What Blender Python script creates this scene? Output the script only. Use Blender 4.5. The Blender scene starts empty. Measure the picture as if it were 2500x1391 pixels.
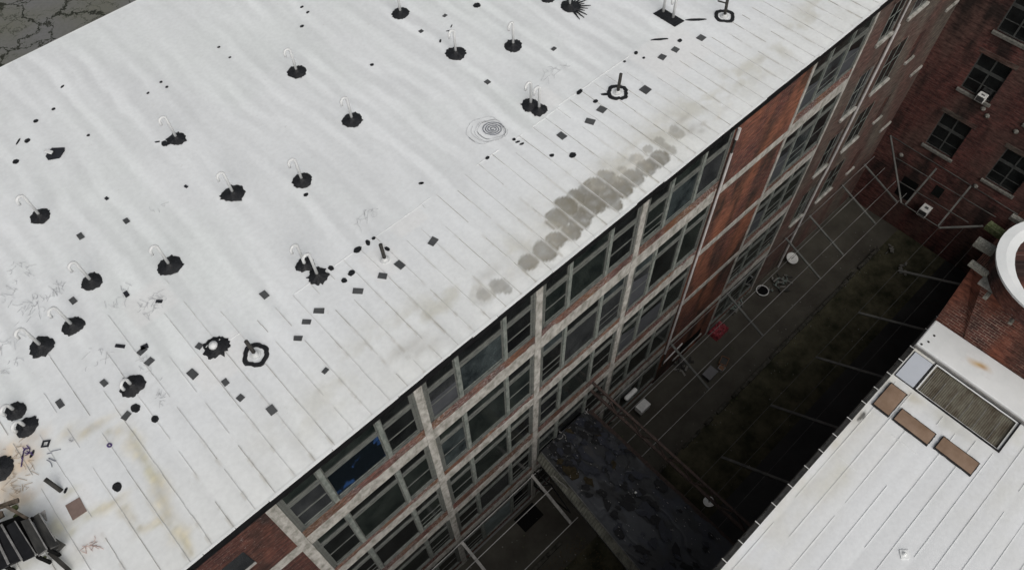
import bpy, bmesh, math, random
import numpy as np
from mathutils import Vector, Matrix
random.seed(7); rng = np.random.RandomState(5)
S = bpy.context.scene

# ------------------------------------------------------------------ camera (solved from the photograph)
CR = np.array([[0.7287669267751924, -0.6846330708242174, -0.013278733827295636],
               [-0.5805390186590463, -0.6074463738276961, -0.54220231531752],
               [0.36314351743167017, 0.4028479381293762, -0.8401430381129378]])
CC = np.array([-4.720206526383771, -9.85449681796631, 21.73272169044516]); CF = 1866.4267153465223
cam = bpy.data.cameras.new('camera'); camo = bpy.data.objects.new('camera', cam); S.collection.objects.link(camo)
cam.sensor_width = 36.0; cam.lens = CF / 2500 * 36; cam.clip_start = 0.5; cam.clip_end = 2000
M = Matrix.Identity(4)
for i in range(3):
    M[i][0] = CR[0][i]; M[i][1] = -CR[1][i]; M[i][2] = -CR[2][i]; M[i][3] = CC[i]
camo.matrix_world = M; S.camera = camo

# ------------------------------------------------------------------ sky, sun, exposure (overcast)
W = bpy.data.worlds.new('World'); S.world = W; W.use_nodes = True
nt = W.node_tree; nt.nodes.clear()
sky = nt.nodes.new('ShaderNodeTexSky'); sky.sky_type = 'NISHITA'; sky.sun_disc = False
sky.sun_elevation = math.radians(42); sky.sun_rotation = math.radians(200); sky.dust_density = 6; sky.air_density = 1.5
hs = nt.nodes.new('ShaderNodeHueSaturation'); hs.inputs['Saturation'].default_value = 0.30
bg = nt.nodes.new('ShaderNodeBackground'); bg.inputs['Strength'].default_value = 0.07
wo = nt.nodes.new('ShaderNodeOutputWorld')
nt.links.new(sky.outputs[0], hs.inputs['Color']); nt.links.new(hs.outputs[0], bg.inputs['Color']); nt.links.new(bg.outputs[0], wo.inputs[0])
sl = bpy.data.lights.new('sun', 'SUN'); sl.energy = 1.35; sl.angle = math.radians(80); sl.color = (1, .985, .965)
slo = bpy.data.objects.new('sun', sl); S.collection.objects.link(slo)
az = math.radians(200); el = math.radians(42)
sd = Vector((math.sin(az) * math.cos(el), math.cos(az) * math.cos(el), math.sin(el)))
slo.rotation_euler = sd.to_track_quat('Z', 'Y').to_euler(); slo.location = (0, 0, 60)
S.view_settings.view_transform = 'Standard'; S.view_settings.look = 'None'; S.view_settings.gamma = 1
S.view_settings.exposure = 0.14
S.render.engine = 'CYCLES'
S.cycles.max_bounces = 6

# ------------------------------------------------------------------ helpers
def U(px, py, ax, val):
    """where the photo ray through a pixel meets the plane axis=val"""
    q = CR.T @ np.array([(px - 1250) / CF, (py - 695.5) / CF, 1.]); t = (val - CC[ax]) / q[ax]
    p = CC + t * q; return Vector(p.tolist())
ZR = 0.66; ZW = -6.2; ZG = -23.7; XB = 38.8

class MB:
    def __init__(s): s.v = []; s.f = []; s.m = []
    def add(s, vs, fs, m=0):
        n = len(s.v); s.v += [tuple(v) for v in vs]; s.f += [tuple(n + i for i in f) for f in fs]; s.m += [m] * len(fs)
    def box(s, x0, x1, y0, y1, z0, z1, m=0):
        s.add([(x, y, z) for x in (x0, x1) for y in (y0, y1) for z in (z0, z1)],
              [(0, 1, 3, 2), (4, 6, 7, 5), (0, 4, 5, 1), (2, 3, 7, 6), (0, 2, 6, 4), (1, 5, 7, 3)], m)
    def poly(s, pts, m=0): s.add(pts, [tuple(range(len(pts)))], m)
    def slab(s, pts, h, m=0):
        """closed prism: pts (ccw from above) are the TOP outline, extruded down by h"""
        n = len(pts); top = [tuple(p) for p in pts]; bot = [(p[0], p[1], p[2] - h) for p in pts]
        s.add(top + bot, [tuple(range(n)), tuple(range(2 * n - 1, n - 1, -1))] + [(i, n + i, n + (i + 1) % n, (i + 1) % n) for i in range(n)], m)
    def beam(s, p, q, w, h=None, m=0, up=(0, 0, 1)):
        h = h or w; p = Vector(p); q = Vector(q); d = (q - p).normalized(); u = Vector(up)
        a = d.cross(u)
        if a.length < 1e-4: a = d.cross(Vector((1, 0, 0)))
        a.normalize(); b = a.cross(d); a *= w / 2; b *= h / 2
        s.add([p - a - b, p + a - b, p + a + b, p - a + b, q - a - b, q + a - b, q + a + b, q - a + b],
              [(3, 2, 1, 0), (4, 5, 6, 7), (0, 1, 5, 4), (1, 2, 6, 5), (2, 3, 7, 6), (3, 0, 4, 7)], m)
    def tube(s, pts, r, n=8, m=0, caps=True):
        pts = [Vector(p) for p in pts]; rs = r if isinstance(r, (list, tuple)) else [r] * len(pts); rings = []
        for i, p in enumerate(pts):
            d = (pts[min(i + 1, len(pts) - 1)] - pts[max(i - 1, 0)]).normalized()
            a = d.cross(Vector((0, 1, 0)))
            if a.length < 1e-2: a = d.cross(Vector((1, 0, 0)))
            a.normalize(); b = d.cross(a)
            rings.append([p + (a * math.cos(t) + b * math.sin(t)) * rs[i] for t in [2 * math.pi * k / n for k in range(n)]])
        vs = [v for rg in rings for v in rg]; fs = []
        for i in range(len(pts) - 1):
            for k in range(n): fs.append((i * n + k, i * n + (k + 1) % n, (i + 1) * n + (k + 1) % n, (i + 1) * n + k))
        if caps: fs += [tuple(range(n - 1, -1, -1)), tuple((len(pts) - 1) * n + k for k in range(n))]
        s.add(vs, fs, m)
    def build(s, name, mats, parent=None, smooth=False, bevel=0):
        me = bpy.data.meshes.new(name); me.from_pydata(s.v, [], s.f)
        mats = mats if isinstance(mats, (list, tuple)) else [mats]
        for m in mats: me.materials.append(m)
        me.polygons.foreach_set('material_index', s.m)
        if smooth: me.polygons.foreach_set('use_smooth', [True] * len(s.f))
        bm = bmesh.new(); bm.from_mesh(me); bmesh.ops.recalc_face_normals(bm, faces=bm.faces); bm.to_mesh(me); bm.free()
        me.update(); o = bpy.data.objects.new(name, me); S.collection.objects.link(o)
        if bevel:
            b = o.modifiers.new('bevel', 'BEVEL'); b.width = bevel; b.segments = 2; b.limit_method = 'ANGLE'
        if parent is not None: attach(o, parent)
        return o
WL = {}
def attach(o, parent):
    o.parent = parent
    if parent.name in WL: o.matrix_parent_inverse = Matrix.Translation(-WL[parent.name])
def tag(o, label=None, cat=None, group=None, kind=None):
    if label: o['label'] = label
    if cat: o['category'] = cat
    if group: o['group'] = group
    if kind: o['kind'] = kind
    return o
def thing(name, label, cat, loc, group=None):
    o = bpy.data.objects.new(name, None); S.collection.objects.link(o); o.location = loc; o.empty_display_size = .3
    WL[o.name] = Vector(loc); return tag(o, label, cat, group)

def mat(name, col, rough=.8, spec=.3, metal=0, var=0.0, vscale=1.0, vstretch=(1, 1, 1), col2=None, bump=0, bscale=20, emit=None):
    m = bpy.data.materials.new(name); m.use_nodes = True; t = m.node_tree; b = t.nodes['Principled BSDF']
    b.inputs['Roughness'].default_value = rough; b.inputs['Specular IOR Level'].default_value = spec; b.inputs['Metallic'].default_value = metal
    b.inputs['Base Color'].default_value = (*col, 1)
    tc = t.nodes.new('ShaderNodeTexCoord'); mp = t.nodes.new('ShaderNodeMapping'); mp.inputs['Scale'].default_value = vstretch
    t.links.new(tc.outputs['Object'], mp.inputs['Vector'])
    if var or col2:
        n = t.nodes.new('ShaderNodeTexNoise'); n.inputs['Scale'].default_value = vscale; n.inputs['Detail'].default_value = 8; n.inputs['Roughness'].default_value = .65
        t.links.new(mp.outputs[0], n.inputs['Vector'])
        r = t.nodes.new('ShaderNodeValToRGB'); r.color_ramp.elements[0].position = .36; r.color_ramp.elements[1].position = .64
        c2 = col2 or tuple(c * (1 + var) for c in col); c1 = col if col2 else tuple(c * (1 - var) for c in col)
        r.color_ramp.elements[0].color = (*c1, 1); r.color_ramp.elements[1].color = (*c2, 1)
        t.links.new(n.outputs['Fac'], r.inputs[0]); t.links.new(r.outputs[0], b.inputs['Base Color'])
    if bump:
        n2 = t.nodes.new('ShaderNodeTexNoise'); n2.inputs['Scale'].default_value = bscale; n2.inputs['Detail'].default_value = 6
        t.links.new(mp.outputs[0], n2.inputs['Vector'])
        bp = t.nodes.new('ShaderNodeBump'); bp.inputs['Strength'].default_value = bump; bp.inputs['Distance'].default_value = .05
        t.links.new(n2.outputs['Fac'], bp.inputs['Height']); t.links.new(bp.outputs[0], b.inputs['Normal'])
    return m

def N(t, kind, **kw):
    n = t.nodes.new(kind)
    for k, v in kw.items():
        if k in n.inputs: n.inputs[k].default_value = v
        else: setattr(n, k, v)
    return n
def mixc(t, fac, a, b, mode='MIX'):
    n = t.nodes.new('ShaderNodeMix'); n.data_type = 'RGBA'; n.blend_type = mode
    for s_, v in ((n.inputs[0], fac), (n.inputs[6], a), (n.inputs[7], b)):
        if isinstance(v, bpy.types.NodeSocket): t.links.new(v, s_)
        else: s_.default_value = v if isinstance(v, float) else (*v, 1)
    return n.outputs[2]
def ramp(t, src, p0, p1):
    r = N(t, 'ShaderNodeMapRange'); r.inputs[1].default_value = p0; r.inputs[2].default_value = p1
    t.links.new(src, r.inputs[0]); return r.outputs[0]
def brick(name, c1, c2, mortar, wash=None, soot=.5, flake=0.0, bw=.42, bh=.145, uv=False, uvh=None, sootcol=(.02, .017, .016)):
    m = bpy.data.materials.new(name); m.use_nodes = True; t = m.node_tree; b = t.nodes['Principled BSDF']
    b.inputs['Roughness'].default_value = .9; b.inputs['Specular IOR Level'].default_value = .2
    tc = N(t, 'ShaderNodeTexCoord')
    if uv: vec = tc.outputs['UV']
    else:
        sp = N(t, 'ShaderNodeSeparateXYZ'); t.links.new(tc.outputs['Object'], sp.inputs[0])
        ad = N(t, 'ShaderNodeMath'); ad.operation = 'ADD'; t.links.new(sp.outputs[0], ad.inputs[0]); t.links.new(sp.outputs[1], ad.inputs[1])
        cb = N(t, 'ShaderNodeCombineXYZ'); t.links.new(ad.outputs[0], cb.inputs[0]); t.links.new(sp.outputs[2], cb.inputs[1]); vec = cb.outputs[0]
    br = N(t, 'ShaderNodeTexBrick'); t.links.new(vec, br.inputs['Vector'])
    br.inputs['Scale'].default_value = 1; br.inputs['Brick Width'].default_value = bw; br.inputs['Row Height'].default_value = bh
    br.inputs['Mortar Size'].default_value = .012; br.inputs['Mortar Smooth'].default_value = .3; br.inputs['Bias'].default_value = 0
    br.inputs['Color1'].default_value = (*c1, 1); br.inputs['Color2'].default_value = (*c2, 1); br.inputs['Mortar'].default_value = (*mortar, 1)
    col = br.outputs['Color']
    def noise(sc, st, det=6, rough=.6, off=0):
        mp = N(t, 'ShaderNodeMapping'); mp.inputs['Scale'].default_value = st; mp.inputs['Location'].default_value = (off, off * .7, 0); t.links.new(vec, mp.inputs[0])
        n = N(t, 'ShaderNodeTexNoise'); n.inputs['Scale'].default_value = sc; n.inputs['Detail'].default_value = det; n.inputs['Roughness'].default_value = rough
        t.links.new(mp.outputs[0], n.inputs[0]); return n.outputs['Fac']
    if wash: col = mixc(t, ramp(t, noise(.5, (1, .45, 1), 2.5, .5, 3), .42, .62), col, wash)
    s1 = ramp(t, noise(.8, (1, .3, 1), 3.5, .55, 9), .47, .64)
    mu = N(t, 'ShaderNodeMath'); mu.operation = 'MULTIPLY'; mu.inputs[1].default_value = soot; t.links.new(s1, mu.inputs[0])
    col = mixc(t, mu.outputs[0], col, sootcol)
    v = mixc(t, ramp(t, noise(1.6, (1, 4, 1), 5, .8, 5), .36, .66), (.42, .42, .44), (1.7, 1.65, 1.6)); col = mixc(t, 1.0, col, v, 'MULTIPLY')
    if flake:
        f = ramp(t, noise(7, (1, 2.2, 1), 8, .8, 1), .60 - flake * .1, .64 - flake * .1); g = ramp(t, noise(.5, (1, 1, 1), 3, .6, 2), .35, .6)
        mm = N(t, 'ShaderNodeMath'); mm.operation = 'MULTIPLY'; t.links.new(f, mm.inputs[0]); t.links.new(g, mm.inputs[1])
        m3 = N(t, 'ShaderNodeMath'); m3.operation = 'MULTIPLY'; m3.inputs[1].default_value = .8; t.links.new(mm.outputs[0], m3.inputs[0])
        col = mixc(t, m3.outputs[0], col, (.46, .43, .42))
    t.links.new(col, b.inputs['Base Color'])
    bp = N(t, 'ShaderNodeBump'); bp.inputs['Strength'].default_value = .5; bp.inputs['Distance'].default_value = .02
    t.links.new(br.outputs['Fac'], bp.inputs['Height']); bp.invert = True; t.links.new(bp.outputs[0], b.inputs['Normal'])
    return m

# materials
m_conc = mat('weathered concrete', (.20, .195, .17), .85, .2, col2=(.47, .45, .42), vscale=3.2, vstretch=(1, 1, .6), bump=.4, bscale=14)
m_conc_d = mat('dark concrete sill', (.20, .195, .185), .85, .2, col2=(.40, .385, .36), vscale=3, bump=.3)
m_frame = mat('grey green painted steel frame', (.10, .115, .106), .6, .4, col2=(.25, .265, .24), vscale=4, vstretch=(1.5, 1, .7), bump=.3)
m_frame_m = mat('weathered window frame', (.065, .07, .066), .6, .4, col2=(.15, .155, .14), vscale=3, vstretch=(1, 1, 4))
m_frame_d = mat('dark steel frame', (.06, .063, .06), .6, .4, var=.3, vscale=3)
m_white_pipe = mat('white downpipe paint', (.48, .46, .45), .5, .4, var=.15, vscale=3)
m_black = mat('black eave metal', (.007, .007, .008), .45, .4, var=.5, vscale=4)
m_tar = mat('roof tar', (.004, .0043, .0055), .45, .4, col2=(.014, .015, .018), vscale=9, bump=.7, bscale=25)
m_patch = mat('grey roof patch', (.055, .057, .06), .7, .3, col2=(.085, .088, .09), vscale=2)
m_patch_d = mat('dark roof patch', (.02, .021, .026), .6, .3, var=.3, vscale=3)
m_brownp = mat('brown roof patch', (.20, .145, .125), .8, .2, var=.12, vscale=5)
m_pvc = mat('white vent pipe', (.60, .61, .61), .45, .4, var=.06, vscale=4)
m_dkpipe = mat('dark iron pipe', (.035, .033, .03), .7, .3, var=.35, vscale=8)
m_ink = mat('dark marker ink', (.20, .21, .24), .7, .2, var=.4, vscale=9)
m_ink_l = mat('faded marker ink', (.57, .58, .59), .7, .2, var=.15, vscale=9)
m_ink_p = mat('purple marker ink', (.09, .06, .17), .7, .2, var=.3, vscale=9)
m_ink_r = mat('faded red paint', (.52, .38, .34), .7, .2, var=.3, vscale=9)
m_ink_b = mat('faded brown marker ink', (.42, .33, .24), .7, .2, var=.3, vscale=9)
m_lap = mat('roof lap seam', (.53, .53, .525), .7, .3, col2=(.70, .70, .69), vscale=1.6)
m_seamdk = mat('open roof seam', (.36, .35, .325), .7, .3, col2=(.58, .57, .54), vscale=2)
m_brick_main = brick('spandrel brick', (.12, .042, .033), (.075, .030, .026), (.20, .16, .14), (.13, .065, .035), .35, flake=.75)
m_brick_pier = brick('orange stained brick', (.12, .042, .034), (.065, .028, .026), (.17, .12, .09), wash=(.19, .078, .048), soot=.92, sootcol=(.028, .022, .018))
m_brick_left = brick('dark red brick', (.08, .031, .025), (.05, .023, .021), (.09, .06, .05), wash=(.11, .046, .034), soot=.8, flake=.1)
m_brick_far = brick('grey brown brick', (.105, .058, .048), (.075, .045, .04), (.12, .09, .08), wash=(.10, .085, .072), soot=.35)
m_brick_back = brick('soot dark brick', (.125, .048, .042), (.08, .034, .032), (.11, .075, .065), wash=(.10, .058, .05), soot=.85, flake=.0)
m_brick_tower = brick('tower brick', (.11, .042, .034), (.06, .027, .024), (.24, .19, .155), wash=(.15, .055, .036), soot=.6, bw=.34, bh=.115, uv=True)
m_wood = mat('weathered grey timber', (.13, .125, .105), .9, .1, col2=(.33, .32, .28), vscale=3, vstretch=(1.5, 8, 8), bump=.4)
m_moss = mat('moss', (.045, .06, .02), .95, .1, col2=(.14, .15, .08), vscale=12)
m_membrane = mat('white roof membrane', (.70, .715, .71), .6, .3, col2=(.79, .80, .795), vscale=.8, bump=.1, bscale=3)
m_rust = mat('rusty steel', (.030, .022, .020), .8, .3, col2=(.070, .046, .038), vscale=5)
m_wire = mat('galvanised wire', (.15, .15, .145), .45, .4, metal=.3, col2=(.42, .41, .40), vscale=.35)
m_wire_far = mat('dull wire', (.05, .05, .048), .6, .3, col2=(.13, .13, .12), vscale=.4)
m_bar = mat('grey steel rafter', (.07, .072, .068), .6, .3, col2=(.13, .13, .12), vscale=1.5)
m_dark = mat('dark opening', (.006, .006, .006), .9, .1)
m_metal_dk = mat('dark sheet metal', (.018, .018, .017), .42, .5, col2=(.06, .058, .052), vscale=2.2, vstretch=(2, .6, 1), bump=.2, bscale=5)
m_metal_lt = mat('bare metal edge', (.20, .195, .19), .5, .4, var=.3, vscale=5)
m_skyl = mat('brown skylight sheet', (.20, .13, .085), .55, .4, col2=(.27, .185, .13), vscale=1.6)
m_blue = mat('pale blue panel', (.50, .53, .58), .5, .4, var=.03, vscale=1)
m_white_box = mat('white enamel casing', (.62, .62, .60), .5, .4, var=.1, vscale=4)
m_ac_grille = mat('grille', (.06, .06, .06), .6, .3, var=.2, vscale=20)
m_red = mat('red plastic sheet', (.09, .008, .014), .4, .5, col2=(.36, .06, .075), vscale=7, bump=.6, bscale=9)
m_junk = mat('greenish scrap', (.05, .07, .06), .6, .4, col2=(.28, .33, .30), vscale=9)
m_tan = mat('cardboard', (.18, .10, .06), .8, .2, var=.25, vscale=6)
m_stone = mat('pale rubble', (.10, .10, .09), .9, .2, col2=(.22, .21, .19), vscale=6)

def glassmat(name, c, smear, rough=.12):
    m = mat(name, c, rough, .5, col2=smear, vscale=1.1, vstretch=(1, 1, .8))
    if 'blue' in name:
        r = [n for n in m.node_tree.nodes if n.type == 'VALTORGB'][0]; r.color_ramp.elements[0].position = .56; r.color_ramp.elements[1].position = .62
    return m
m_gl = [glassmat('dark window glass', (.006, .0065, .007), (.016, .018, .018)),
        glassmat('green window glass', (.008, .011, .011), (.026, .032, .029)),
        glassmat('grey window glass', (.02, .022, .024), (.045, .048, .05)),
        glassmat('hazy window glass', (.012, .016, .018), (.055, .068, .070)),
        mat('grey window blind', (.055, .058, .064), .7, .2, var=.15, vscale=1.5),
        mat('pale green window board', (.14, .17, .17), .6, .3, var=.2, vscale=2),
        glassmat('blue blotched window glass', (.006, .009, .012), (.02, .05, .13))]  # last one: blue blotches in the colour, for a blue tarp behind the pane

# ------------------------------------------------------------------ ground
def sheet(name, x0, x1, y0, y1, z, m, h=0):
    b = MB()
    if h: b.box(x0, x1, y0, y1, z - h, z)
    else: b.poly([(x0, y0, z), (x1, y0, z), (x1, y1, z), (x0, y1, z)])
    return tag(b.build(name, m), kind='structure')
def asphalt():
    m = bpy.data.materials.new('cracked asphalt'); m.use_nodes = True; t = m.node_tree; b = t.nodes['Principled BSDF']; b.inputs['Roughness'].default_value = .95
    tc = N(t, 'ShaderNodeTexCoord')
    n1 = N(t, 'ShaderNodeTexNoise'); n1.inputs['Scale'].default_value = .35; n1.inputs['Detail'].default_value = 8; n1.inputs['Roughness'].default_value = .7; t.links.new(tc.outputs['Object'], n1.inputs[0])
    ds = mixc(t, .14, (0., 0., 0.), (1., 1., 1.)); 
    sc = N(t, 'ShaderNodeVectorMath'); sc.operation = 'SCALE'; sc.inputs['Scale'].default_value = 4.0; t.links.new(n1.outputs['Color'], sc.inputs[0])
    ad = N(t, 'ShaderNodeVectorMath'); ad.operation = 'ADD'; t.links.new(tc.outputs['Object'], ad.inputs[0]); t.links.new(sc.outputs[0], ad.inputs[1])
    vo = N(t, 'ShaderNodeTexVoronoi'); vo.feature = 'DISTANCE_TO_EDGE'; vo.inputs['Scale'].default_value = .22; t.links.new(ad.outputs[0], vo.inputs['Vector'])
    vo2 = N(t, 'ShaderNodeTexVoronoi'); vo2.feature = 'DISTANCE_TO_EDGE'; vo2.inputs['Scale'].default_value = .7; t.links.new(ad.outputs[0], vo2.inputs['Vector'])
    big = N(t, 'ShaderNodeTexNoise'); big.inputs['Scale'].default_value = .12; big.inputs['Detail'].default_value = 5; t.links.new(tc.outputs['Object'], big.inputs[0])
    fine = N(t, 'ShaderNodeTexNoise'); fine.inputs['Scale'].default_value = 5; fine.inputs['Detail'].default_value = 6; t.links.new(tc.outputs['Object'], fine.inputs[0])
    c = mixc(t, ramp(t, big.outputs['Fac'], .42, .6), (.17, .17, .17), (.155, .155, .125))
    c = mixc(t, ramp(t, fine.outputs['Fac'], .35, .7), mixc(t, .5, c, (.12, .12, .11)), c)
    wid = ramp(t, big.outputs['Fac'], .3, .7); mw = N(t, 'ShaderNodeMath'); mw.operation = 'MULTIPLY'; mw.inputs[1].default_value = .045; t.links.new(wid, mw.inputs[0])
    lt = N(t, 'ShaderNodeMath'); lt.operation = 'LESS_THAN'; t.links.new(vo.outputs['Distance'], lt.inputs[0]); t.links.new(mw.outputs[0], lt.inputs[1])
    c = mixc(t, lt.outputs[0], c, (.018, .02, .012))
    lt2 = N(t, 'ShaderNodeMath'); lt2.operation = 'LESS_THAN'; lt2.inputs[1].default_value = .02; t.links.new(vo2.outputs['Distance'], lt2.inputs[0])
    g = N(t, 'ShaderNodeMath'); g.operation = 'MULTIPLY'; t.links.new(lt2.outputs[0], g.inputs[0]); t.links.new(ramp(t, big.outputs['Fac'], .5, .55), g.inputs[1])
    c = mixc(t, g.outputs[0], c, (.03, .035, .02))
    t.links.new(c, b.inputs['Base Color']); return m
m_asph = asphalt()
sheet('ground', -500, 700, -500, 700, ZG - .004, m_asph)
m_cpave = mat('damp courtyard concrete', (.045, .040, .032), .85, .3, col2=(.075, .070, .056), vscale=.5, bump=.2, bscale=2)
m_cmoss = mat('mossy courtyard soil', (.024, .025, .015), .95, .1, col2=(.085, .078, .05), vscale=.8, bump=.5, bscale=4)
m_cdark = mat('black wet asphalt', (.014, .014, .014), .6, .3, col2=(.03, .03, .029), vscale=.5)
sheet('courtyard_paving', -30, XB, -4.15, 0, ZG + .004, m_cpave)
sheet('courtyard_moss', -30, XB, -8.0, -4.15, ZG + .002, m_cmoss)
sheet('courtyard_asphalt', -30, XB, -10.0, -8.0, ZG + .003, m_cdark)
# ragged stone kerb between paving and moss
def kerb(name, label, x0, x1, y):
    b = MB(); x = x0
    while x < x1:
        l = random.uniform(.5, 1.3); w = random.uniform(.16, .26); h = random.uniform(.12, .3)
        b.box(x, min(x + l, x1), y - w / 2 + random.uniform(-.03, .03), y + w / 2, ZG - .05, ZG + h); x += l + random.choice([.02, .03, .5])
    return tag(b.build(name, m_kerb, bevel=.02), label, 'kerb')
m_kerb = mat('mossy kerb stone', (.03, .03, .024), .95, .1, col2=(.085, .08, .068), vscale=3, bump=.4)
kerb('stone_kerb', 'long broken stone kerb dividing courtyard paving from moss beyond the footbridge', 10, 36, -4.15)
kerb('stone_kerb', 'short crumbling stone kerb in the courtyard corner below the corrugated parapet', -2, 5.2, -3.0)

# ------------------------------------------------------------------ main mill building
mill = thing('mill_building', 'long four storey red brick and concrete mill with patched white roof', 'building', (12, 11, ZG))
def vnoise(X, Y, seed=0):
    r = np.random.RandomState(seed); T = r.rand(256, 256)
    xi = np.floor(X).astype(int); yi = np.floor(Y).astype(int); fx = X - xi; fy = Y - yi
    fx = fx * fx * (3 - 2 * fx); fy = fy * fy * (3 - 2 * fy); a = T[xi % 256, yi % 256]; b = T[(xi + 1) % 256, yi % 256]; c = T[xi % 256, (yi + 1) % 256]; d = T[(xi + 1) % 256, (yi + 1) % 256]
    return (a * (1 - fx) + b * fx) * (1 - fy) + (c * (1 - fx) + d * fx) * fy
def fbm(X, Y, seed=0, o=4):
    s = 0; a = .5; t = 0
    for k in range(o): s = s + a * vnoise(X * 2 ** k + 17 * k, Y * 2 ** k + 31 * k, seed + k); t += a; a *= .5
    return s / t
YF = 22.3; YE = -.28
SEAM0 = .97; SP = .68
# stains: (px, py, radius x, radius y in metres, colour, strength, hardness)
PUD = (.175, .162, .13); TANC = (.55, .49, .35); OLV = (.45, .43, .31); SMU = (.34, .32, .28); ORG = (.56, .40, .23)
STA = []
def z1(l, ox, oy, s, col, a, hard, k=.0049):
    for (x, y, rx, ry) in l: STA.append((ox + x / s, oy + y / s, rx * k, ry * k * 1.25, col, a, hard))
z1([(150, 560, 68, 45), (270, 480, 72, 66), (345, 405, 72, 50), (455, 355, 62, 50), (350, 250, 78, 62), (520, 275, 78, 50), (420, 160, 74, 62), (490, 90, 60, 50), (620, 140, 74, 66),
    (585, 60, 70, 56), (700, 90, 80, 66), (660, 10, 74, 50), (760, 130, 50, 60), (820, 40, 72, 56), (570, 200, 70, 50), (470, 240, 50, 40)], 1240, 450, 2.959, PUD, .95, 1)
z1([(610, 1345, 74, 46), (720, 1290, 66, 60), (800, 1340, 74, 60), (900, 1290, 76, 56), (1000, 1215, 70, 52), (1095, 1145, 72, 52), (1065, 1175, 60, 44)], 1240, 0, 2.959, PUD, .95, 1)
z1([(930, 1150, 56, 44), (1010, 1080, 50, 34), (1090, 1020, 46, 34), (1175, 1085, 44, 40), (1220, 965, 60, 50), (1130, 1060, 36, 36), (820, 1235, 44, 30), (1200, 930, 40, 30)], 1240, 0, 2.959, (.30, .285, .245), .8, .7)
z1([(1330, 935, 78, 32), (1410, 890, 40, 16), (1400, 945, 40, 20), (1250, 870, 60, 20)], 1240, 0, 2.959, SMU, .7, .5)
z1([(1510, 850, 60, 26), (1560, 790, 80, 26), (1810, 440, 70, 26), (1840, 560, 60, 20), (1600, 700, 50, 20), (1150, 900, 200, 90), (900, 1180, 230, 110), (700, 1260, 200, 100)], 1240, 0, 2.959, (.55, .53, .48), .45, .1)
z1([(300, 330, 200, 150), (150, 500, 160, 110), (30, 660, 70, 50)], 1240, 450, 2.959, (.50, .48, .43), .4, .1)
z1([(1660, 800, 48, 44), (1780, 740, 78, 40), (1830, 760, 40, 26), (1740, 720, 40, 30)], 620, 450, 2.959, (.30, .29, .26), .85, .8)
z1([(1640, 800, 88, 80), (1630, 750, 30, 10)], 620, 450, 2.959, (.45, .44, .40), .5, .6)
z1([(1190, 1215, 70, 22), (1150, 1160, 160, 50), (1310, 1150, 80, 40), (1110, 1250, 16, 12), (1320, 1235, 14, 12), (1700, 640, 120, 40), (1050, 1220, 90, 40)], 620, 450, 2.959, (.40, .39, .36), .5, .15)
K2 = .0045
z1([(620, 392, 82, 26)], 0, 920, 2.953, (.50, .45, .33), .75, .25, K2)
z1([(700, 360, 140, 30), (500, 400, 90, 40), (850, 400, 110, 40), (960, 470, 70, 60), (1010, 570, 50, 70)], 0, 920, 2.953, TANC, .6, .1, K2)
z1([(60, 560, 160, 110), (30, 700, 110, 130), (200, 600, 120, 60), (250, 440, 90, 50), (60, 850, 120, 70), (170, 880, 120, 40)], 0, 920, 2.953, ORG, .6, .1, K2)
z1([(1080, 680, 44, 44), (1040, 600, 30, 60), (1130, 740, 40, 50), (1000, 1095, 26, 14), (1225, 1060, 20, 16), (1330, 1190, 22, 40), (1375, 1265, 12, 12), (780, 400, 30, 20)], 0, 920, 2.953, OLV, .75, .2, K2)
z1([(960, 420, 30, 40), (1000, 500, 26, 40), (1110, 720, 22, 40), (1165, 860, 20, 60), (1195, 980, 20, 50), (1265, 1095, 40, 20), (1310, 1150, 30, 30), (1140, 1060, 50, 12), (900, 940, 30, 14), (790, 925, 50, 12), (700, 960, 40, 12)], 0, 920, 2.953, OLV, .6, .2, K2)
z1([(1150, 800, 70, 80), (1180, 920, 60, 80), (1210, 1030, 50, 50), (1300, 1120, 70, 40), (1340, 1200, 34, 60), (1370, 1260, 26, 26), (1080, 1070, 90, 24), (1010, 1090, 30, 20)], 0, 920, 2.953, TANC, .65, .15, K2)
z1([(830, 900, 90, 26), (740, 950, 50, 40), (900, 960, 50, 60), (960, 1020, 30, 40)], 0, 920, 2.953, TANC, .6, .2, K2)
z1([(440, 1090, 60, 46), (380, 1060, 60, 60), (520, 1120, 50, 26), (500, 830, 60, 26), (560, 1010, 60, 20), (640, 1000, 60, 26)], 0, 920, 2.953, OLV, .6, .2, K2)
z1([(200, 950, 100, 60), (60, 1000, 90, 60), (180, 1380, 140, 40), (420, 1290, 60, 80), (60, 1330, 90, 60)], 0, 920, 2.953, (.42, .41, .33), .55, .1, K2)
z1([(640, 1220, 90, 60)], 0, 920, 2.953, (.72, .60, .56), .35, .3, K2)
z1([(550, 1350, 120, 40), (560, 1290, 160, 60)], 0, 920, 2.953, (.55, .55, .50), .4, .2, K2)

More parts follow.
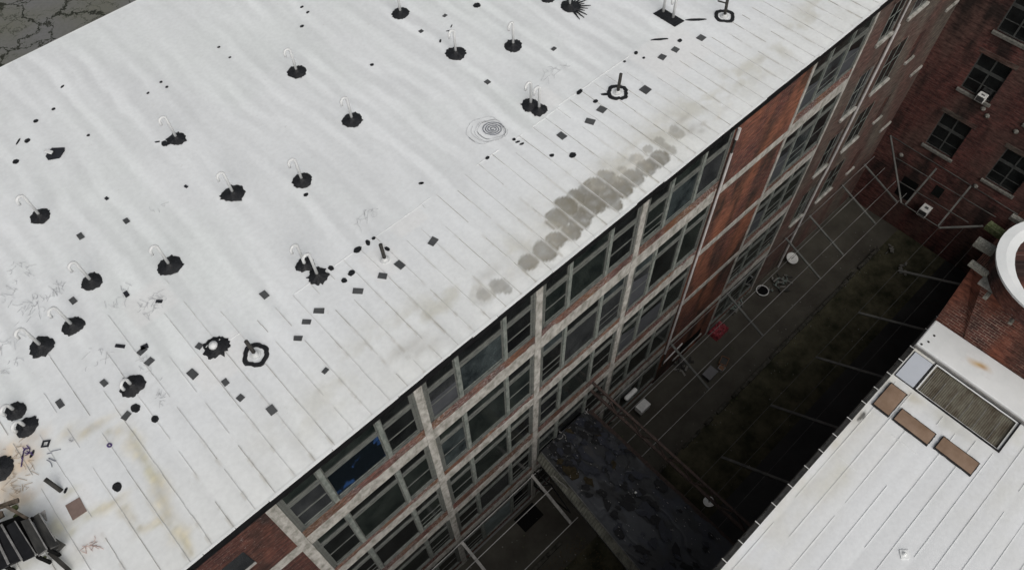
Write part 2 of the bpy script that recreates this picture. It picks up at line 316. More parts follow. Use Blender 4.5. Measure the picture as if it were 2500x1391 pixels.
def roof_sheet():
    xs = np.concatenate([np.arange(-46, -14, 1.5), np.arange(-14, 34, .085), np.arange(34, XB + .01, .25), [XB]])
    ys = np.concatenate([[YE], np.arange(-.2, 5.6, .07), np.arange(5.6, YF, .14), [YF]])
    X, Y = np.meshgrid(xs, ys, indexing='ij')
    ph = (X - SEAM0) / SP; fr = ph - np.floor(ph)                      # seam at 0/1
    wob = fbm(X * .6, Y * .25, 3) - .5
    arch = np.sin(np.pi * fr) ** .7                                   # each sheet is slightly pillowed between its laps
    low = np.clip((5.2 - Y) / 1.0, 0, 1)
    ph2 = X / .68 + (fbm(X * .3, Y * .22, 3) - .5) * 1.1 + (fbm(X * 1.2, Y * .9, 4) - .5) * .35
    wave = .5 + .5 * np.cos(2 * np.pi * ph2)
    amp = fbm(X * .35 + 9, Y * .18, 11)
    Z = ZR + .012 * arch * low + (.010 * wave * amp) * (1 - low) + .02 * (fbm(X * .25, Y * .3, 21) - .5) + .008 * (fbm(X * 1.3, Y * .5, 25) - .5)
    edge = np.clip((Y - YE) / .35, 0, 1); Z = ZR + (Z - ZR) * edge
    # colours
    streak = fbm(X * 2.1 + wob * 2, Y * .16, 41, 4); blot = fbm(X * .5, Y * .4, 51, 4); fine = fbm(X * 6, Y * 6, 61, 2)
    w2 = .5 + .5 * np.cos(2 * np.pi * (ph2 * .62 + 2.0 * fbm(X * .2, Y * .15, 17)))
    rib = np.clip((wave * .6 + w2 * .7 - .62) * 2.6, -.75, 1.0) * np.clip(fbm(X * .7, Y * .3, 15) * 3.2 - .9, .0, 1.15)
    v = .745 + .10 * (streak - .5) + .052 * rib * (1 - .6 * low) + .07 * (blot - .5) + .025 * (fine - .5)
    v = v + low * .012 + .03 * low * (fbm(np.floor(ph) * 3.7 + 50, Y * .3, 71, 2) - .5)
    col = np.stack([v * .975, v * .998, v * 1.01], -1)
    warm = np.clip((3.2 - Y) / 3.2, 0, 1) * np.clip(.4 + fbm(X * .3, Y * .5, 81) * 1.2, 0, 1)
    col = col * (1 - warm[..., None] * np.array([.005, .015, .045]))
    grime = np.exp(-((Y - 1.0 - .6 * fbm(X * .3, X * 0, 131)) / .75) ** 2) * np.clip((fbm(X * 1.1, Y * 1.6, 141, 5) - .47) * 4.5, 0, 1) * np.clip((X + 6) / 6, 0, 1)
    col = col * (1 - grime[..., None] * np.array([.17, .19, .25]))
    tick = np.clip(1 - np.minimum(fr, 1 - fr) * SP / .05, 0, 1) * np.clip((fbm(X * 2, Y * 3, 151, 3) - .5) * 6, 0, 1) * np.clip((4 - Y) / 3, 0, 1)
    col = col * (1 - tick[..., None] * np.array([.30, .33, .38]))
    gr = np.clip((fbm(X * .4, Y * .25, 91) - .42) * 3, 0, 1)[..., None] * (1 - low[..., None]); col = col * (1 - gr * np.array([.012, .0, .015]))
    # lighter re-coated patches
    def rect(px, py, w, h, c, a):
        p = U(px, py, 2, ZR); d = np.clip(1 - (np.abs(X - p.x) / w) ** 10 - (np.abs(Y - p.y) / h) ** 10, 0, 1)[..., None] * a
        return col * (1 - d) + np.array(c) * d
    for a_ in ((540, 880, 1.0, .75), (935, 640, .65, .7), (1000, 545, .7, .35), (365, 740, .8, .7), (1320, 250, .8, .6), (180, 1235, .6, .5), (1640, 130, 1.6, 1.2)):
        col = rect(*a_, (.765, .765, .76), .6)
    # stains
    nx = fbm(X * 2.6, Y * 2.6, 101, 5) - .5; ny = fbm(X * 1.9 + 70, Y * 1.9, 111, 5) - .5; mot = fbm(X * 4, Y * 4, 121, 5)
    pud = np.zeros_like(X)
    for (px, py, rx, ry, c, a, hard) in STA:
        p = U(px, py, 2, ZR); sel = (np.abs(X - p.x) < rx * 2.6 + .2) & (np.abs(Y - p.y) < ry * 2.6 + .2)
        if not sel.any(): continue
        wv = .35 if hard > .5 else .9
        rx, ry = (rx * 1.14, ry * 1.2) if hard == 1 else (rx, ry); d = np.sqrt(((X - p.x) / rx + nx * wv) ** 2 + ((Y - p.y) / ry + ny * wv) ** 2)
        if hard > .5: k = np.clip((1.06 - d) / (.16 / hard), 0, 1) * (.84 + .9 * (mot - .5)) + .14 * np.exp(-((d - .93) / .06) ** 2); rim = np.exp(-((d - 1.0) / .09) ** 2) * .0
        else: k = np.exp(-(d ** 2) * 1.3) * np.clip(.6 + 1.1 * (mot - .35), .1, 1.1)
        k = np.clip(k * a, 0, 1) * sel
        if hard > .6:                                                  # dirty water dries away from the raised laps
            lap = np.clip(np.minimum(fr, 1 - fr) * SP / .07, 0, 1) * .75 + .25; k = k * lap
        cc = np.array(c) * (1 + 1.1 * (mot[..., None] - .5)); 
        if hard > .6: k = np.maximum(0, k - np.clip(pud, 0, 1) * k * .8); pud = np.maximum(pud, k)
        col = col * (1 - k[..., None]) + cc * k[..., None]
    nxv, nyv = X.shape; vs = np.stack([X, Y, Z], -1).reshape(-1, 3)
    i = np.arange(nxv * nyv).reshape(nxv, nyv)
    f = np.stack([i[:-1, :-1], i[1:, :-1], i[1:, 1:], i[:-1, 1:]], -1).reshape(-1, 4)
    me = bpy.data.meshes.new('roof'); me.vertices.add(len(vs)); me.vertices.foreach_set('co', vs.ravel().astype('f'))
    me.loops.add(f.size); me.loops.foreach_set('vertex_index', f.ravel().astype('i')); me.polygons.add(len(f))
    me.polygons.foreach_set('loop_start', (np.arange(len(f)) * 4).astype('i')); me.polygons.foreach_set('use_smooth', np.ones(len(f), bool)); me.update(); me.validate()
    at = me.color_attributes.new('Col', 'FLOAT_COLOR', 'POINT')
    at.data.foreach_set('color', np.concatenate([col.reshape(-1, 3), np.ones((len(vs), 1))], 1).ravel().astype('f'))
    m = bpy.data.materials.new('white roof coating'); m.use_nodes = True; t = m.node_tree; b = t.nodes['Principled BSDF']
    b.inputs['Roughness'].default_value = .62; b.inputs['Specular IOR Level'].default_value = .3
    a = N(t, 'ShaderNodeVertexColor'); a.layer_name = 'Col'; tc = N(t, 'ShaderNodeTexCoord')
    n = N(t, 'ShaderNodeTexNoise'); n.inputs['Scale'].default_value = 7; n.inputs['Detail'].default_value = 6; t.links.new(tc.outputs['Object'], n.inputs[0])
    c = mixc(t, 1.0, a.outputs[0], mixc(t, ramp(t, n.outputs['Fac'], .3, .7), (.95, .95, .95), (1.03, 1.03, 1.03)), 'MULTIPLY')
    n5 = N(t, 'ShaderNodeTexNoise'); n5.inputs['Scale'].default_value = 2.2; n5.inputs['Detail'].default_value = 10; n5.inputs['Roughness'].default_value = .8; t.links.new(tc.outputs['Object'], n5.inputs[0]); c = mixc(t, ramp(t, n5.outputs['Fac'], .62, .74), c, (.55, .55, .53))
    t.links.new(c, b.inputs['Base Color']); me.materials.append(m)
    o = bpy.data.objects.new('roof', me); S.collection.objects.link(o); attach(o, mill); return o
roof = roof_sheet()
# roof deck thickness + black eave + far edge trim
b = MB(); b.box(-46, XB, -.02, YF - .02, -.3, ZR - .06); b.build('roof_deck', m_conc_d, mill)
b = MB(); b.box(-46, XB, YE + .004, -.02, .30, ZR - .012); b.box(-46, XB, -.15, -.02, -.10, .30); b.box(-46, XB, -.03, -.02, -.36, -.10)
x = -20.
while x < XB:                                                          # ragged lower lip of the old gutter
    l = random.uniform(.4, 2.2); b.box(x, min(x + l, XB), YE - random.uniform(.0, .025), YE + .003, .36 + random.uniform(-.05, .1), ZR - .02); x += l + random.uniform(.0, .25)
b.build('eave_gutter', m_black, mill)
b = MB(); x = -46.
while x < XB:
    l = random.uniform(1, 3); b.box(x, min(x + l - .02, XB), YE - .012 - random.uniform(0, .03), YE + .05, ZR - .02 - random.uniform(0, .03), ZR + .010 + random.uniform(0, .012)); x += l
b.build('drip_edge', m_membrane, mill)
b = MB(); b.box(-46, XB, YF - .05, YF + .03, ZR - .2, ZR + .004); b.build('far_drip_edge', m_membrane, mill)

# lap seams near the eave + the cross lap
def zroof(x, y): return ZR + .03
b = MB(); k = -22
while SEAM0 + k * SP < 30:
    xs_ = SEAM0 + k * SP; yl = 4.9 if xs_ > -2.8 else (6.0 + (k % 3) * 1.2)
    if xs_ > 15: yl = 3.4
    y = YE + .05; mi = 0
    while y < yl:
        l = random.uniform(.35, 1.1); j0 = random.uniform(-.008, .008); w = random.uniform(.004, .008)
        if random.random() > (.04 + .22 * (y / yl)): b.box(xs_ + j0 - w, xs_ + j0 + w, y, min(y + l, yl), ZR + .004, ZR + .024, 1 if (random.random() < .28) else 0)
        y += l
    k += 1
b.build('lap_seam', [m_lap, m_seamdk], roof)
b = MB(); x = -4.0
while x < 15:
    l = random.uniform(.4, 1.2); yy = 4.9 + random.uniform(-.03, .03) + (0.12 if x > 11 else 0)
    if random.random() < .8: b.box(x, x + l, yy - .008, yy + .008, ZR + .0, ZR + .018)
    x += l
b.build('cross_lap', m_membrane, roof)

# ---- flat things stuck on the roof
def onroof(px, py, dz=.03): 
    p = U(px, py, 2, ZR + dz); return p
def quad_patch(px, py, wpx, hpx, ang, m, name='roof_patch', th=.022):
    """cut sheet of roughly wpx x hpx pixels; sides run along the photo directions ang (deg) -> built in world units"""
    p = onroof(px, py, .035); dist = (p - Vector(CC.tolist())).length; w = wpx * dist / CF * .5; h = hpx * dist / CF * .5 * 1.25
    a = math.radians(ang); b = MB(); pts = []
    for sx, sy in ((-1, -1), (1, -1), (1, 1), (-1, 1)):
        x = sx * w * (1 + random.uniform(-.08, .08)); y = sy * h * (1 + random.uniform(-.08, .08))
        pts.append((p.x + x * math.cos(a) - y * math.sin(a), p.y + x * math.sin(a) + y * math.cos(a), p.z))
    b.slab(pts, th); return b.build(name, m, roof)
for (px, py, w, h, a) in [(1086, 38, 10, 6, 10), (1028, 76, 10, 7, 0), (1352, 119, 12, 7, 8), (1190, 200, 12, 10, 0), (1712, 92, 17, 13, 5), (1649, 121, 15, 12, 8), (1617, 139, 17, 12, 10),
        (1576, 219, 22, 18, 5), (1469, 267, 19, 16, 12), (1440, 296, 17, 18, 24), (1372, 331, 17, 17, 0), (1057, 589, 24, 14, 18), (976, 646, 18, 19, 5), (934, 673, 16, 17, 36),
        (874, 710, 15, 20, 42), (779, 758, 14, 20, 46), (748, 785, 13, 16, 44), (727, 825, 13, 16, 45), (645, 719, 15, 17, 0), (308, 539, 11, 12, 0), (196, 576, 12, 13, 0),
        (178, 733, 12, 14, 5), (486, 844, 15, 11, 20), (470, 912, 17, 19, 8), (253, 934, 12, 14, 5), (146, 984, 12, 16, 0), (550, 932, 13, 14, 0), (587, 970, 15, 12, 10), (663, 1000, 18, 20, 0),
        (308, 1014, 19, 11, 20), (794, 904, 16, 9, 12), (346, 856, 20, 11, 12), (364, 882, 18, 12, 12)]:
    quad_patch(px, py, w, h, a, m_patch)
for (px, py, w, h, a) in [(308, 717, 9, 13, -5), (388, 735, 8, 11, 46), (293, 844, 8, 17, 40), (352, 846, 16, 9, -12), (260, 484, 7, 7, 10), (454, 455, 6, 7, 10)]:
    quad_patch(px, py, w, h, a, m_patch_d)
quad_patch(185, 1240, 29, 30, -4, m_brownp)
# ring patch bottom left
p = onroof(111, 1082, .04); b = MB()
for s_ in range(4):
    a0 = s_ * math.pi / 2 + .1; c = [(p.x + math.cos(a0 + t) * r_ , p.y + math.sin(a0 + t) * r_ * .9, p.z) for t, r_ in ((0, .16), (math.pi / 2, .16), (math.pi / 2, .085), (0, .085))]; b.slab(c, .02)
b.build('roof_patch', m_patch_d, roof)
def blob(px, py, rx, ry, rot=0, m=None, name='tar_spot', spikes=.12, n=18, h=.02, z=.03):
    p = onroof(px, py, z); a = math.radians(rot); b = MB(); pts = []
    for k in range(n):
        t = 2 * math.pi * k / n; r = 1 + random.uniform(-spikes, spikes); x = rx * r * math.cos(t); y = ry * r * math.sin(t)
        pts.append((p.x + x * math.cos(a) - y * math.sin(a), p.y + x * math.sin(a) + y * math.cos(a), p.z))
    b.slab(pts, h); return b.build(name, m or m_tar, roof)
for (px, py, rx, ry, rot) in [(87, 295, .09, .08, 0), (130, 266, .07, .06, 0), (152, 211, .09, .04, 20), (215, 330, .06, .05, 0), (38, 394, .11, .11, 0), (66, 343, .12, .09, 30), (44, 345, .16, .03, 40),
        (361, 227, .06, .04, 20), (393, 200, .06, .05, 0), (407, 212, .06, .05, 0), (534, 115, .06, .05, 0), (561, 140, .06, .04, 0), (737, 17, .08, .05, 0), (751, 30, .08, .05, 0), (737, 64, .09, .06, 0),
        (908, 158, .08, .07, 0), (1164, 13, .17, .15, 0), (330, 995, .13, .15, 0), (378, 1022, .11, .12, 0), (286, 1188, .13, .14, 0), (1347, 379, .09, .07, -20), (1398, 378, .14, .12, 0), (1255, 340, .07, .06, 0),
        (1264, 346, .09, .04, -20), (1274, 351, .10, .04, -10), (1415, 224, .16, .09, 10), (1478, 230, .17, .06, -40), (1454, 247, .11, .08, 0), (1525, 150, .06, .05, 0), (1553, 129, .10, .07, 30),
        (1572, 141, .06, .05, 0), (1660, 99, .11, .08, 10), (1610, 96, .36, .05, -38), (1700, 48, .42, .07, -42), (873, 609, .16, .11, 10), (898, 592, .08, .12, -20), (912, 581, .07, .06, 0), (945, 607, .07, .11, 10),
        (840, 684, .10, .10, 0), (858, 666, .13, .10, 10), (808, 654, .09, .11, 0), (747, 475, .09, .07, 0), (1190, 385, .09, .06, 0), (1028, 447, .10, .05, -30), (1097, 75, .13, .03, -30), (1102, 64, .10, .02, 30),
        (1075, 100, .10, .04, 40), (402, 350, .12, .15, 0), (384, 346, .10, .03, -30), (416, 341, .14, .05, 30), (757, 446, .10, .03, 50), (1030, 447, .05, .04, 0), (160, 1196, .09, .04, 40), (78, 1107, .12, .04, 40)]:
    blob(px, py, rx, ry, rot)

# graffiti and marker drawings (thin ink lines on the coating)
def ink(b, pts, w):
    P = [onroof(x, y, .034) for x, y in pts]
    for i in range(len(P) - 1):
        d = P[i + 1] - P[i]
        if d.length < 1e-4: continue
        n = Vector((-d.y, d.x, 0)).normalized() * w / 2; b.slab([P[i] - n, P[i + 1] - n, P[i + 1] + n, P[i] + n], .006)
def strokes(cx, cy, w, h, n, m, ww=.012, name='graffiti', slant=-.5):
    b = MB()
    for k in range(n):
        x = cx + random.uniform(-w, w); y = cy + random.uniform(-h, h) + (x - cx) * slant; pts = [(x, y)]; a = random.choice([0, .6, 1.5, 2.2, -.5]) + random.uniform(-.3, .3)
        cur = random.uniform(-.8, .8) if random.random() < .5 else 0
        for _ in range(random.randint(2, 6)):
            l = random.uniform(2.5, 6); x += l * math.cos(a); y += l * math.sin(a); a += cur; pts.append((x, y))
        ink(b, pts, ww * random.uniform(.7, 1.2))
    return b.build(name, m, roof)
for a_ in [(110, 715, 50, 14, 26, m_ink_l), (80, 745, 40, 26, 18, m_ink_l), (285, 715, 30, 30, 14, m_ink_l), (365, 740, 34, 24, 34, m_ink_l), (35, 660, 40, 18, 12, m_ink_l), (15, 720, 26, 30, 14, m_ink_l),
           (22, 830, 30, 14, 14, m_ink_l), (20, 890, 24, 16, 10, m_ink_l), (240, 860, 30, 26, 10, m_ink_l), (340, 900, 20, 30, 12, m_ink_l), (385, 960, 14, 34, 12, m_ink_l),
           (890, 525, 28, 12, 16, m_ink_l), (385, 505, 14, 4, 5, m_ink_l), (1350, 172, 22, 12, 16, m_ink_l), (25, 1100, 24, 26, 9, m_ink_b), (50, 1140, 30, 30, 9, m_ink_b),
           (20, 1190, 26, 30, 12, m_ink_b), (50, 1190, 14, 12, 8, m_ink_b), (215, 1332, 20, 8, 16, m_ink_r)]:
    strokes(*a_)
strokes(60, 1100, 8, 12, 10, m_ink_p, .03); strokes(118, 1112, 8, 10, 4, m_ink, .03)
def ring_ink(px, py, r, m, w, n=14, sq=.8):
    b = MB(); pts = [(px + r * math.cos(2 * math.pi * k / n), py + r * sq * math.sin(2 * math.pi * k / n)) for k in range(n + 1)]; ink(b, pts, w); return b
for (px, py) in ((267, 1086), (173, 1074)):
    b = ring_ink(px, py, 5, m_ink_p, .05); b.build('graffiti', m_ink_p if px > 200 else m_ink_l, roof)
# rose drawing
b = MB(); b2 = MB()
pts = []
for k in range(70):
    t = k * .36; r = 2 + t * .78; pts.append((1203 + r * 1.25 * math.cos(t) + random.uniform(-.6, .6), 315 + r * .8 * math.sin(t) + random.uniform(-.5, .5)))
ink(b, pts, .035)
for q in range(7):
    cx, cy, rx, ry = random.choice([(1200, 316, 34, 23), (1198, 318, 38, 27), (1195, 315, 44, 30), (1185, 318, 46, 32)]); t0 = random.uniform(0, 6.28); pts = []
    for k in range(12): t = t0 + k * .3; pts.append((cx + rx * math.cos(t) * (1 + .08 * math.sin(3 * t)), cy + ry * math.sin(t) * (1 + .1 * math.sin(4 * t))))
    ink(b2, pts, .016)
b.build('rose_drawing', m_ink, roof); b2.build('rose_drawing', m_ink_l, roof)

# ------------------------------------------------------------------ facade of the mill
PIL = [-5.51, 0.0, 5.44, 10.96]
ZT = -.12
LEV = [(-.40, -3.50, -4.17, -4.99), (-4.99, -8.62, -9.08, -9.78), (-9.78, -13.08, -13.82, -14.55), (-14.55, -17.80, -18.45, -19.2), (-19.2, -22.7, -23.2, ZG)]
D = .34
def flaky_box(b, x0, x1, y0, y1, z0, z1, m=0): b.box(x0, x1, y0, y1, z0, z1, m)
def piece(name, m, *boxes, bevel=.012):
    b = MB()
    for q in boxes: b.box(*q)
    return b.build(name, m, mill, bevel=bevel)
for xc in PIL: piece('pillar', m_conc, (xc - .165, xc + .165, -.02, D, ZG, -.38))
piece('pillar', m_conc, (-5.72, -5.675, -.015, .1, ZG, -.38))
for x0, x1 in ((21.62, 21.80), (26.42, 26.60)): piece('pillar', m_conc, (x0, x1, -.02, D, ZG, -.38))
BAYS = [(-5.345, -.165, (-3.88, -1.62)), (.165, 5.275, (1.62, 3.78)), (5.605, 10.795, (7.02, 9.16)), (11.125, 16.30, (12.56, 14.50)), (21.80, 26.42, (23.07, 24.77))]
# spandrels: brick panel + concrete band per bay and storey
def band(x0, x1, z0, z1, yp=-.004):
    b = MB(); x = x0; 
    b.box(x0, x1, yp, D, z0 + .0, z1)
    return b.build('concrete_band', m_conc, mill, bevel=.015)
for (x0, x1, _) in BAYS:
    for i, (zt, zs, zb, ze) in enumerate(LEV):
        b = MB(); b.box(x0, x1, .006, D, zb, zs - .03); b.build('brick_spandrel', m_brick_main, mill)
        b = MB(); b.box(x0, x1, .0, .30, zs - .03, zs); b.build('window_sill', m_frame_d, mill)
        if i < 4: band(x0, x1, ze, zb)
# ragged lower edge of mortar left on the first brick spandrels: the concrete rises over the brick in places
for (x0, x1, _) in BAYS:
    for i in range(4):
        zb = LEV[i][2]; x = x0
        while x < x1:
            l = random.uniform(.4, 1.3); h = max(0, random.gauss(.03, .09))
            if h > .05:
                e = min(x + l, x1); n_ = 7; b = MB(); top = [(x + (e - x) * k / n_, h * math.sin(math.pi * (k + .3) / (n_ + .6)) * random.uniform(.6, 1.1)) for k in range(n_ + 1)]
                vs = [(q[0], -.006, zb) for q in top] + [(q[0], -.006, zb + q[1]) for q in top] + [(q[0], .004, zb + q[1]) for q in top]
                m1 = n_ + 1; b.add(vs, [(k, k + 1, m1 + k + 1, m1 + k) for k in range(n_)] + [(m1 + k, m1 + k + 1, 2 * m1 + k + 1, 2 * m1 + k) for k in range(n_)]); b.build('mortar_skim', m_conc, mill)
            x += l
# windows
def window(x0, x1, posts, zt, zs, idx, first=False, thin=False, trans=None):
    y = .065; b = MB(); w = .10 if thin else .17; y0 = .0
    zt_ = zt; tr0 = zt - .68 if trans is None else zt - trans; tr1 = tr0 - .36
    xs = [x0] + list(posts) + [x1]
    b.box(x0, x0 + .10, y0 + .02, y + .05, zs, zt_); b.box(x1 - .10, x1, y0 + .02, y + .05, zs, zt_)
    b.box(x0 + .10, x0 + .17, y0 + .05, y + .05, zs, zt_); b.box(x1 - .17, x1 - .10, y0 + .05, y + .05, zs, zt_)
    for p in posts: b.box(p - w / 2, p + w / 2, y0 - .012, y + .05, zs, zt_, 1)
    for a, c in zip(xs[:-1], xs[1:]):
        a += .16; c -= .16
        a_ = a + (w / 2 - .16 + .0 if a - .16 != x0 else 0); c_ = c - (w / 2 - .16 if c + .16 != x1 else 0)
        b.box(a_, c_, y0 + .01, y + .05, tr1 + .10, tr0 - .10); b.box(a_, c_, y0 + .035, y + .05, tr0 - .10, tr0 - .02); b.box(a_, c_, y0 + .035, y + .05, tr1 + .01, tr1 + .10)
        b.box(a_, c_, y0 + .035, y + .05, zt_ - .10, zt_); b.box(a_, c_, y0 + .035, y + .05, zs, zs + .10); b.box(a_ + .06, c_ - .06, y - .012, y + .01, zs + .17, zs + .20, 1); b.box(a_, c_, y0 - .01, y0 + .035, zs, zs + .045)
        for e in (a_, c_ - .05): b.box(e, e + .05, y0 + .045, y + .05, zs + .10, tr1 + .01); b.box(e, e + .05, y0 + .045, y + .05, tr0 - .02, zt_ - .10)
    widths = [c - a for a, c in zip(xs[:-1], xs[1:])]
    for k, (a, c) in enumerate(zip(xs[:-1], xs[1:])):
        if widths[k] < max(widths) - .3 or thin:
            zm = (tr1 + zs) / 2 + .05; b.box(a + w / 2 + .05, c - w / 2 - .05, y0 + .05, y + .05, zm - .035, zm + .035)
            if random.random() < .4: zm2 = zm - .55; b.box(a + w / 2 + .05, c - w / 2 - .05, y0 + .055, y + .05, zm2 - .02, zm2 + .02)
    win = b.build('window', [m_frame_m, m_frame], mill, bevel=0)
    g = MB()
    for k, (a, c) in enumerate(zip(xs[:-1], xs[1:])):
        for (z0, z1) in ((zs, tr1), (tr1, zt_)):
            mi = random.choice([0, 0, 0, 1, 1, 2] if z0 == zs else [0, 0, 1])
            ov = GL.get((idx, k, 0 if z0 == zs else 1)); mi = ov if ov is not None else mi
            yy = y + random.uniform(-.006, .006)
            g.box(a, c, yy, yy + .01, z0, z1, mi)
    g.build('window_panes', m_gl, win)
    for k, (a, c) in enumerate(zip(xs[:-1], xs[1:])):
        fr = BL.get((idx, k))
        if fr:
            h = (tr1 - zs) * fr[0]; q = MB(); z0 = zs + .09
            q.add([(a + .12, y - .012, z0), (c - .12, y - .012, z0), (c - .12, y - .012, z0 + h * fr[1]), (a + .12, y - .012, z0 + h), (a + .12, y - .004, z0), (c - .12, y - .004, z0), (c - .12, y - .004, z0 + h * fr[1]), (a + .12, y - .004, z0 + h)],
                  [(0, 1, 2, 3), (7, 6, 5, 4), (0, 3, 7, 4), (1, 5, 6, 2), (3, 2, 6, 7), (0, 4, 5, 1)])
            q.build('blind', m_gl[4] if len(fr) < 3 else m_gl[fr[2]], win)
    return win
GL = {((0, 0), 1, 0): 6, ((1, 0), 1, 0): 3, ((2, 0), 1, 0): 1, ((3, 0), 1, 0): 3, ((3, 0), 0, 0): 1, ((1, 1), 0, 1): 1, ((1, 1), 1, 0): 1, ((2, 1), 2, 1): 3, ((1, 4), 1, 0): 5, ((4, 0), 1, 0): 3,
      ((2, 0), 0, 0): 1, ((1, 1), 0, 0): 3, ((2, 2), 1, 0): 1, ((2, 1), 0, 1): 3, ((3, 1), 0, 1): 3, ((0, 1), 0, 1): 1, ((4, 1), 1, 0): 3}
BL = {((1, 0), 0): (.62, 1.0), ((3, 1), 0): (.85, .8), ((3, 2), 0): (.85, .75), ((4, 0), 0): (.7, .85), ((4, 0), 2): (.8, .7), ((3, 2), 1): (.8, .9), ((4, 1), 0): (.75, .9), ((4, 2), 0): (.9, .8), ((1, 4), 1): (.8, 1, 5)}
for bi, (x0, x1, posts) in enumerate(BAYS):
    for i, (zt, zs, zb, ze) in enumerate(LEV):
        window(x0, x1, posts, zt, zs, (bi, i), thin=(bi == 4))
# storey slabs/backing wall behind everything
b = MB(); b.box(-46, XB, D + .02, YF - .15, ZG, -.3); b.build('inner_wall', m_brick_left, mill)
# brick piers and far wall
b = MB(); b.box(16.30, 21.62, .03, D, ZG, -.38); b.build('brick_pier', m_brick_pier, mill)
for i in range(4):
    zc = (LEV[i][2] + LEV[i][3]) / 2; b = MB(); b.box(16.62, 21.62, -.004, .03, zc - .24, zc + .24); b.build('concrete_band', m_conc, mill, bevel=.012)
b = MB(); b.box(-46, -5.72, .03, D, ZG, -.38); b.build('brick_pier', m_brick_left, mill)
for i in range(4):
    zc = (LEV[i][2] + LEV[i][3]) / 2; b = MB(); x = -5.72
    while x > -30:
        l = random.uniform(1.5, 3); b.box(x - l + .03, x, -.01 - random.uniform(0, .01), .03, zc - .30, zc + .30); x -= l
    b.build('concrete_band', m_conc, mill, bevel=.012)
# opening with sill in the left brick wall
for x0, x1, z0, z1 in ((-9.3, -6.9, -2.9, -1.7), (-9.3, -6.9, -7.6, -5.9)):
    b = MB(); b.box(x0, x1, .0, .028, z0 - .16, z0); w_ = b.build('window_sill', m_conc_d, mill)
    b = MB(); b.box(x0, x1, .018, .028, z0, z1); b.build('blocked_opening', m_gl[2], mill)
# white downpipe
b = MB(); b.tube([(16.47, -.06, -.5), (16.47, -.06, -1.1)], .075); b.tube([(16.47, -.06, -1.9), (16.47, -.06, -19.6)], .062); b.tube([(16.47, -.05, -1.1), (16.47, -.05, -1.9)], .05, m=1)
b.tube([(16.47, -.06, -19.6), (16.44, -.12, -20.0), (16.44, -.12, -21.0)], .05, m=1); b.build('downpipe', [m_white_pipe, m_dkpipe], mill)
b = MB(); b.beam((16.6, -.06, -21.15), (18.4, -.06, -20.75), .07, .09); b.beam((16.5, -.08, -20), (16.5, -.08, -21.2), .05); b.build('downpipe', m_white_pipe, mill)
# dark low opening strip at pier base
b = MB(); b.box(18.6, 20.6, .01, .028, -22.6, -21.6, 0); b.box(18.0, 20.9, -.03, .028, -22.75, -22.6, 1); b.build('cellar_opening', [m_dark, m_conc_d], mill)
# far wall
b = MB(); b.box(26.60, XB, .03, D, ZG, -.38); b.build('brick_wall', m_brick_far, mill)
b = MB(); b.tube([(29.85, -.05, -.6), (29.85, -.05, -2.9)], .05); b.tube([(29.85, -.08, -2.9), (29.85, -.08, -13.5), (29.7, -.08, -14.5), (29.7, -.08, ZG)], .075); b.build('downpipe', m_white_pipe, mill)
def small_window(x0, x1, zt, zs, y=.03, sill=True, lint=True, green=True):
    b = MB(); yf = y - .012
    for x in (x0, x1 - .07, (x0 + x1) / 2 - .035): b.box(x, x + .07, yf, y - .002, zs, zt)
    for z in (zs, zt - .07, (zs + zt) / 2 + .2): b.box(x0 + .07, x1 - .07, yf + .001, y - .002, z, z + .07)
    w = b.build('window', m_frame if green else m_frame_d, mill)
    g = MB(); g.box(x0, x1, y - .006, y - .003, zs, zt, random.choice([0, 1, 2])); g.build('window_panes', m_gl, w)
    if sill: q = MB(); q.box(x0 - .12, x1 + .12, y - .13, y - .001, zs - .17, zs); q.build('window_sill', m_conc, w, bevel=.015)
    if lint: q = MB(); q.box(x0 - .2, x1 + .15, y - .035, y - .001, zt, zt + .2); q.build('lintel', m_brick_far, w)
    return w
for z0 in (-3.2, -8.2, -12.8, -17.6):
    small_window(28.25, 29.55, z0 + 3.0 if z0 < -4 else z0 + 2.3, z0); small_window(31.1, 32.8, z0 + 3.0 if z0 < -4 else z0 + 2.3, z0)
for z0 in (-3.4, -8.15, -12.85, -17.6):
    q = MB(); q.box(34.55, 35.5, -.09, .028, z0 - .15, z0); q.build('stone_ledge', m_conc, mill); q = MB(); q.box(37.1, 38.4, -.08, .028, z0 + 2.05, z0 + 2.2); q.build('stone_ledge', m_conc, mill)
    q = MB(); q.box(34.65, 35.3, .012, .029, z0, z0 + 1.9); q.build('bricked_opening', m_brick_left, mill)

# ------------------------------------------------------------------ building closing the far end of the courtyard
back = thing('brick_building', 'soot stained red brick building closing the far right end of the courtyard', 'building', (XB + 6, -6, ZG))
OPN = []
def U38(px, py): return U(px, py, 0, XB)
b = MB(); b.box(XB + .25, XB + 14, -30, YF, ZG, 2.2); b.build('inner_wall', m_dark, back)
